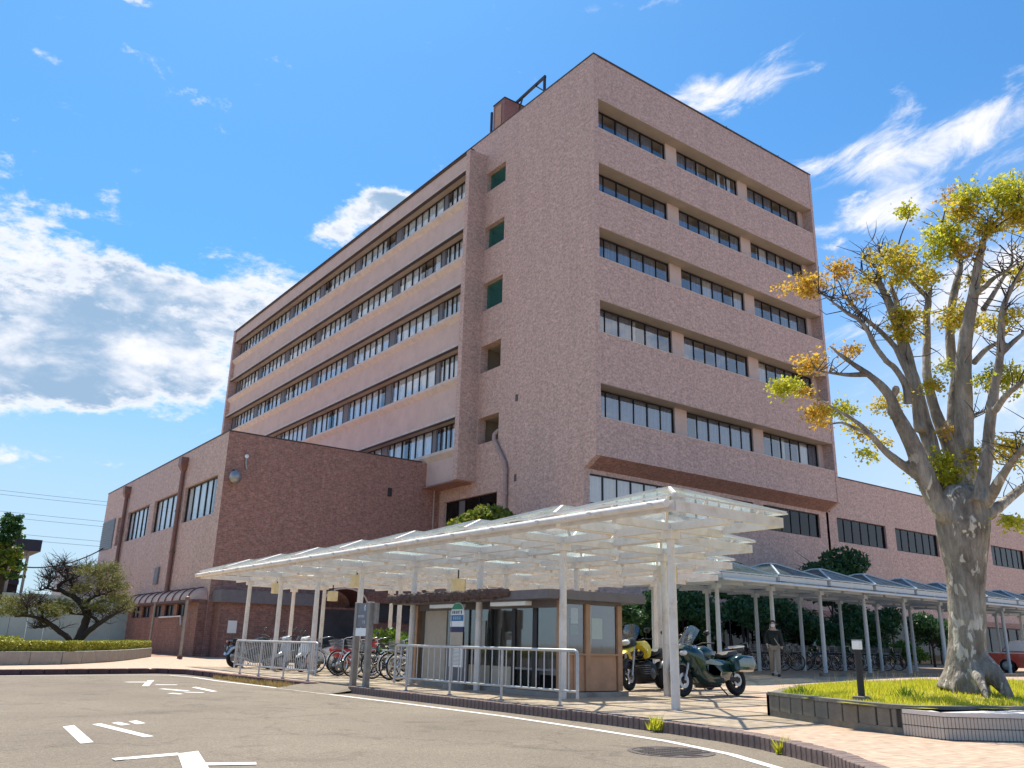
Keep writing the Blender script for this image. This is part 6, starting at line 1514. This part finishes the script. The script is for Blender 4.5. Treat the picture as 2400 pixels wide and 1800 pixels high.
        for s_ in (-1, 1):
            c = P('pannier', MB().prism([(-.40, .46), (-.36, .72), (-.55, .80), (-.98, .78), (-1.05, .62), (-.92, .46)], .13, .8, .4, s_*.32), 'bike_green'); part('lid', MB().prism([(-.44, .56), (-.42, .68), (-.58, .74), (-.92, .72), (-.96, .62), (-.88, .54)], .012, .9, .3, s_*.452), 'case_silver', c, 50, world=False)
        P('rack', MB().tube([(-.7, -.1, .97), (-1.05, -.1, 1.0), (-1.05, .1, 1.0), (-.7, .1, .97)], .012, 6), 'chrome'); P('rack_plate', MB().box(-1.08, -.84, -.13, .13, .99, 1.02), 'sign_white', 0)
    if kind == 'adv':
        P('beak', MB().prism([(fx+.22, .80), (fx+.05, .90), (fx-.25, .98), (fx-.40, .94), (fx-.3, .86), (fx, .80)], .12, .55, .45), body_m)
        P('nose', MB().prism([(fx+.02, .92), (fx-.05, 1.10), (fx-.30, 1.16), (fx-.42, 1.0), (fx-.25, .95)], .14, .6, .45), 'black_matt')
        P('side_cowl', MB().prism([(fx-.36, 1.04), (.26, 1.08), (.10, .98), (.04, .84), (.14, .70), (.26, .68), (.34, .84), (fx-.34, .96)], .25, .86, .2), body_m)
        P('headlamp', MB().ell((fx-.02, 0, 1.04), (.08, .12, .07)), 'lens_clear')
        ws = MB(); ws.quad((fx-.08, -.14, 1.10), (fx-.08, .14, 1.10), (fx-.34, .12, 1.46), (fx-.34, -.12, 1.46)); ws.quad((fx-.08, -.14, 1.10), (fx-.34, -.12, 1.46), (fx-.40, -.22, 1.36), (fx-.18, -.22, 1.10)); ws.quad((fx-.08, .14, 1.10), (fx-.18, .22, 1.10), (fx-.40, .22, 1.36), (fx-.34, .12, 1.46)); P('windscreen', ws, 'screen_milky')
        P('skid_plate', MB().prism([(.44, .24), (.46, .34), (.2, .22), (-.2, .2), (-.2, .14), (.28, .14)], .15, .85, .3), 'black_matt')
    if kind == 'cruise':
        P('headlamp', MB().lathe([(.02, -.06), (.085, -.02), (.095, .06), (.08, .075)], (fx-.2, 0, .88), 16, 'x'), 'chrome'); P('rear_fender', MB().prism([(rx+.42, .42), (rx+.30, .66), (rx, .75), (rx-.28, .66), (rx-.41, .40), (rx-.36, .40), (rx-.2, .58), (rx, .66), (rx+.2, .58), (rx+.36, .40)], .11, .85, .4), 'chrome_body')
    return b
def milky():
    m = glass_mat('screen_milky', (.55, .58, .62), 1.5, .18, .12)
    return m
milky(); mat('chrome_body', (.40, .46, .55), .2, .7, coat=.5)
place(motorcycle('motorcycle', 'large dark green touring motorcycle with panniers and tall screen behind the front post', 'bike_green', 'tour', 1.66), 14.62, 12.42, 180, 6)
place(motorcycle('motorcycle', 'black and yellow adventure motorcycle beside the kiosk corner', 'bike_yellow', 'adv', 1.58, tall=.08), 15.05, 14.72, 197, 6)
place(motorcycle('motorcycle', 'brown seated black motorcycle parked behind the green touring one', 'black_gloss', 'cruise', 1.5, tall=.12), 16.1, 14.3, 184, 6)
place(motorcycle('motorcycle', 'black motorcycle with silver rear fender and red light at the left end of the row', 'black_gloss', 'cruise', 1.45), 10.95, 28.9, 4, 6)
place(motorcycle('scooter', 'white scooter with tall screen behind the close barred railing', 'scooter_white', 'scoot'), 11.6, 25.3, 196, 6)
place(motorcycle('scooter', 'red bodied scooter beside the big bicycle wheel left of the sign', 'paint_red', 'scoot'), 11.85, 23.25, 8, 6)
place(motorcycle('scooter', 'black scooter behind the left half of the railing', 'black_gloss', 'scoot'), 11.5, 27.6, 8, 6)
place(motorcycle('scooter', 'silver scooter behind the middle of the railing', 'paint_silver', 'scoot'), 11.5, 26.5, 190, 6)
sc = root('scooter_screen', 'clear tall windscreen on the white scooter', 'windscreen', (11.0, 25.15, 1.0)) if False else None
G2 = 'bicycles parked near the grey information sign'
for (x, y, d, lean, lab, fm, bk, rk, sd) in [
  (11.45, 22.5, 184, 8, 'silver bicycle with a large bright front wheel left of the sign', 'paint_silver', True, True, 1),
  (11.55, 21.9, 186, -6, 'teal bicycle with basket behind the left sign post', 'paint_teal', True, True, 2),
  (11.6, 21.3, 178, 7, 'black bicycle between the two sign posts', 'black_gloss', True, False, 3),
  (11.5, 20.6, 183, 8, 'dark framed bicycle with big wheel right of the sign', 'black_matt', False, True, 4),
  (11.7, 20.0, 2, -7, 'cream bicycle leaning backwards on the white rack', 'paint_cream', True, True, 5),
  (11.6, 19.4, 180, 6, 'blue bicycle nearest the kiosk end behind the railing tip', 'paint_blue', True, True, 6),
  (11.6, 24.3, 182, 6, 'grey bicycle with basket behind the close barred railing', 'paint_silver', True, True, 7),
  (12.0, 28.3, 186, 6, 'silver bicycle between the two dark machines at the far left', 'paint_silver', True, True, 8)]:
    place(bicycle(lab, fm, bk, rk, sd, G2), x, y, d, lean)
bikeR = bicycle('dark bicycle in the row parked under the walkway', 'black_gloss', True, True, 9, 'bicycles parked under the walkway')
place(bikeR, 27.4, 21.9, -62, 5, zg(27.4, 21.9))
for k in range(1, 13):
    x = 27.4+.82*k; c = copy_tree(bikeR); place(c, x, 21.9-.02*k+rt.uniform(-.15, .15), -62+rt.uniform(-9, 9), rt.uniform(3, 8), zg(x, 21.9))
rk_ = root('cycle_rack', 'white tubular cycle rack bar among the bicycles right of the sign', 'rack', (11.3, 19.2, 0))
part('top_bar', MB().tube([(11.15, 19.0, .56), (11.15, 21.2, .56)], .025, 8), 'white_paint', rk_, 50)
leg = MB().tube([(0, 0, 0), (0, 0, .56)], .022, 8).mesh('leg', 'white_paint', 50)
for y in (19.05, 20.1, 21.15): link('leg', leg, rk_, (-.15, y-19.2, 0))
nb_ = root('notice_stand', 'small beige leaning notice board behind the walking person', 'sign', (27.4, 20.3, zg(27.4, 20.3)))
part('board', MB().add([(-.16, 0, .75), (.16, 0, .75), (.10, .05, 1.55), (-.02, .05, 1.72), (-.12, .05, 1.4)], [(0, 1, 2, 3, 4)]).add([(-.16, .03, .75), (.16, .03, .75), (.10, .08, 1.55), (-.02, .08, 1.72), (-.12, .08, 1.4)], [(4, 3, 2, 1, 0)]), 'paper', nb_, world=False); part('post', MB().tube([(0, .05, 0), (0, .05, 1.3)], .03, 6), 'post_weathered', nb_, world=False)

# ------------------------------------------------------------------ taxi
tx = root('taxi', 'red and white taxi saloon with a yellow roof lamp parked behind the big tree', 'car', (44.4, 18.1, zg(44.4, 18.1)), radians(-72))
P = lambda n, mb, m, s=45, par=None: part(n, mb, m, par or tx, s, world=False)
lowo = [(-2.2, .35), (-2.22, .62), (-2.1, .88), (-1.2, .95), (.9, .95), (2.0, .84), (2.2, .62), (2.18, .34), (1.75, .24), (1.7, .42), (1.5, .6), (1.2, .6), (1.0, .42), (.95, .24), (-.95, .24), (-1.0, .42), (-1.2, .6), (-1.5, .6), (-1.7, .42), (-1.75, .24)]
P('body', MB().prism(lowo[::-1], .84, .985, .12), 'taxi_red')
P('cabin', MB().prism([(-1.55, .93), (-1.2, 1.40), (-.9, 1.46), (.35, 1.46), (.6, 1.40), (1.2, .93)][::-1], .74, .9, .35), 'paint_white')
for s_ in (-1, 1):
    P('side_window', MB().add([(-1.28, s_*.735, .98), (-.30, s_*.735, .98), (-.30, s_*.70, 1.37), (-1.05, s_*.70, 1.37)], [(0, 1, 2, 3)]), 'dark_glass', 0); P('side_window', MB().add([(-.22, s_*.735, .98), (.95, s_*.735, .98), (.52, s_*.70, 1.37), (-.22, s_*.70, 1.37)], [(0, 1, 2, 3)]), 'dark_glass', 0)
    P('headlight', MB().box(2.12, 2.21, s_*.5-.17, s_*.5+.17, .58, .74), 'lens_clear', 0); P('taillight', MB().box(-2.23, -2.15, s_*.6-.16, s_*.6+.16, .62, .82), 'lens_red', 0)
P('windscreen', MB().add([(1.16, -.62, .97), (1.16, .62, .97), (.62, .56, 1.39), (.62, -.56, 1.39)], [(0, 1, 2, 3)]), 'dark_glass', 0); P('rear_window', MB().add([(-1.52, .62, .97), (-1.52, -.62, .97), (-1.2, -.56, 1.37), (-1.2, .56, 1.37)], [(0, 1, 2, 3)]), 'dark_glass', 0)
P('stripe', MB().box(-2.1, 1.9, -.846, .846, .86, .90), 'paint_white', 0); P('bumper', MB().box(-2.28, -2.18, -.8, .8, .32, .5), 'frame_grey', 0); P('bumper', MB().box(2.17, 2.27, -.8, .8, .3, .5), 'frame_grey', 0)
for x in (1.35, -1.35):
    for s_ in (-1, 1):
        w = P('wheel', MB().lathe([(.2, -.09), (.31, -.09), (.31, .09), (.2, .09)], (x, s_*.74, .31), 22, 'y'), 'tyre'); P('hubcap', MB().lathe([(.2, s_*.095), (.12, s_*.12), (.01, s_*.12)], (x, s_*.74, .31), 18, 'y'), 'alloy', 45, w)
rl_ = P('roof_lamp', MB().prism([(-.12, 1.46), (-.08, 1.60), (.08, 1.60), (.12, 1.46)][::-1], .16, .8, .3), 'lamp_yellow')

# ------------------------------------------------------------------ walking person
def skin_obj(name, pts, edges, rad, m, parent, sub=2, root_i=0):
    me = bpy.data.meshes.new(name); me.from_pydata(pts, edges, []); me.materials.append(MATS[m]); o = bpy.data.objects.new(name, me); COL.objects.link(o)
    sk = o.modifiers.new('skin', 'SKIN'); sk.use_smooth_shade = True; d = me.skin_vertices[0].data
    for i, r in enumerate(rad): d[i].radius = r if isinstance(r, tuple) else (r, r)
    for i in range(len(pts)): d[i].use_root = (i == root_i)
    ss = o.modifiers.new('sub', 'SUBSURF'); ss.levels = sub; ss.render_levels = sub
    if parent: o.parent = parent
    return o
pp = Vector((23.85, 17.65)); pz = zg(pp.x, pp.y)+.004
pr_ = root('person', 'person in a black jacket and beige trousers with a white mask and crossbody strap', 'person', (pp.x, pp.y, pz), atan2(-pp.y, -pp.x))
# local +x is forward (towards the camera), y left; mid-stride
J = [(0,0,.92),(0,0,1.10),(.01,0,1.30),(.01,0,1.42),(.03,0,1.50),(.04,0,1.56),(.05,0,1.64),   # 0 pelvis 1 waist 2 chest 3 neck base 4 neck 5 head 6 crown
     (0,.155,1.37),(-.07,.215,1.12),(-.06,.235,.90),(-.04,.235,.82), (0,-.155,1.37),(.02,-.215,1.12),(.17,-.215,.96),(.24,-.205,.92),  # arms
     (0,.09,.88),(.10,.095,.50),(.17,.09,.09),(.27,.10,.035), (0,-.09,.88),(-.02,-.09,.50),(-.22,-.09,.12),(-.15,-.10,.035)]
E_ = [(0,1),(1,2),(2,3),(3,4),(4,5),(5,6),(3,7),(7,8),(8,9),(9,10),(3,11),(11,12),(12,13),(13,14),(0,15),(15,16),(16,17),(17,18),(0,19),(19,20),(20,21),(21,22)]
RD = [(.14,.11),(.12,.10),(.15,.11),(.07,.07),(.05,.05),(.085,.075),(.06,.06),.06,.045,.035,.03,.06,.045,.035,.03,.085,.055,.042,.035,.085,.055,.042,.035]
skin_obj('body', J, E_, RD, 'skin', pr_)
jk = [0,1,2,3,7,8,9,11,12,13]; mp_ = {v: i for i, v in enumerate(jk)}
jp = [list(J[v]) for v in jk]; jp[0][2] = .86
skin_obj('jacket', [tuple(p) for p in jp], [(mp_[a], mp_[b]) for a, b in E_ if a in mp_ and b in mp_], [(.195,.165),(.19,.16),(.21,.165),(.115,.11),.100,.082,.066,.100,.082,.066], 'jacket', pr_)
tr = [0,15,16,17,19,20,21]; mp_ = {v: i for i, v in enumerate(tr)}
skin_obj('trousers', [J[v] for v in tr], [(mp_[a], mp_[b]) for a, b in E_ if a in mp_ and b in mp_], [(.155,.125),.105,.085,.075,.105,.085,.075], 'trousers', pr_)
for s_, (f, t) in ((1, (17, 18)), (-1, (21, 22))):
    a, b = Vector(J[f]), Vector(J[t]); sh_ = MB(); sh_.ell(tuple((a+b)/2+Vector((.02, 0, -.035 if s_ > 0 else -.03))), (.135, .052, .048), 12, 8); part('shoe', sh_, 'shoe', pr_, 60, world=False)
for s_, k in ((1, 10), (-1, 14)):
    p = Vector(J[k]); hm = MB(); hm.ell(tuple(p+Vector((.01, 0, -.03))), (.028, .018, .045), 10, 8)
    for q in range(4):
        o = p+Vector((.025-.017*q, 0, -.06)); hm.tube([o, o+Vector((.008, -.004*s_, -.035)), o+Vector((.012, -.012*s_, -.062+.006*abs(q-1.3)))], [.0085, .008, .006], 6)
    o = p+Vector((.03, -.004*s_, -.02)); hm.tube([o, o+Vector((.02, -.01*s_, -.025)), o+Vector((.026, -.014*s_, -.05))], [.010, .009, .007], 6); part('hand', hm, 'skin', pr_, 60, world=False)
part('collar', MB().ell((.0, 0, 1.425), (.098, .112, .075), 14, 8), 'jacket', pr_, 60, world=False)
part('hair', MB().ell((.025, 0, 1.615), (.108, .096, .115), 16, 10).ell((-.03, 0, 1.53), (.07, .088, .10), 14, 8), 'hair', pr_, 60, world=False)
part('face', MB().ell((.088, 0, 1.585), (.060, .068, .092), 14, 10), 'skin', pr_, 60, world=False)
fc = MB()
for s_ in (-1, 1): fc.ell((.147, s_*.026, 1.612), (.008, .013, .006), 8, 6)
part('eyes', fc, 'hair', pr_, 60, world=False)['kind'] = 'stuff'
part('mask', MB().prism([(.115, 1.50), (.155, 1.52), (.168, 1.56), (.152, 1.592), (.11, 1.59)], .066, .6, .5), 'mask_white', pr_, 60, world=False)
mb = MB()
for s_ in (-1, 1): mb.ell((.03, s_*.098, 1.59), (.02, .010, .03), 8, 6)
part('ears', mb, 'skin', pr_, 60, world=False)['kind'] = 'stuff'
bg_ = root('shoulder_bag', 'dark bag with a pale diagonal strap worn by the walking person', 'bag', (pp.x, pp.y, pz), atan2(-pp.y, -pp.x))
part('strap', MB().tube([(-.02, -.12, 1.44), (.13, -.10, 1.36), (.175, 0, 1.18), (.165, .12, .98), (.08, .21, .86), (-.03, .235, .80)], .014, 6), 'strap', bg_, 50, world=False)
bevel(part('pouch', MB().box(-.14, .08, .22, .30, .62, .82), 'black_matt', bg_, world=False), .02)
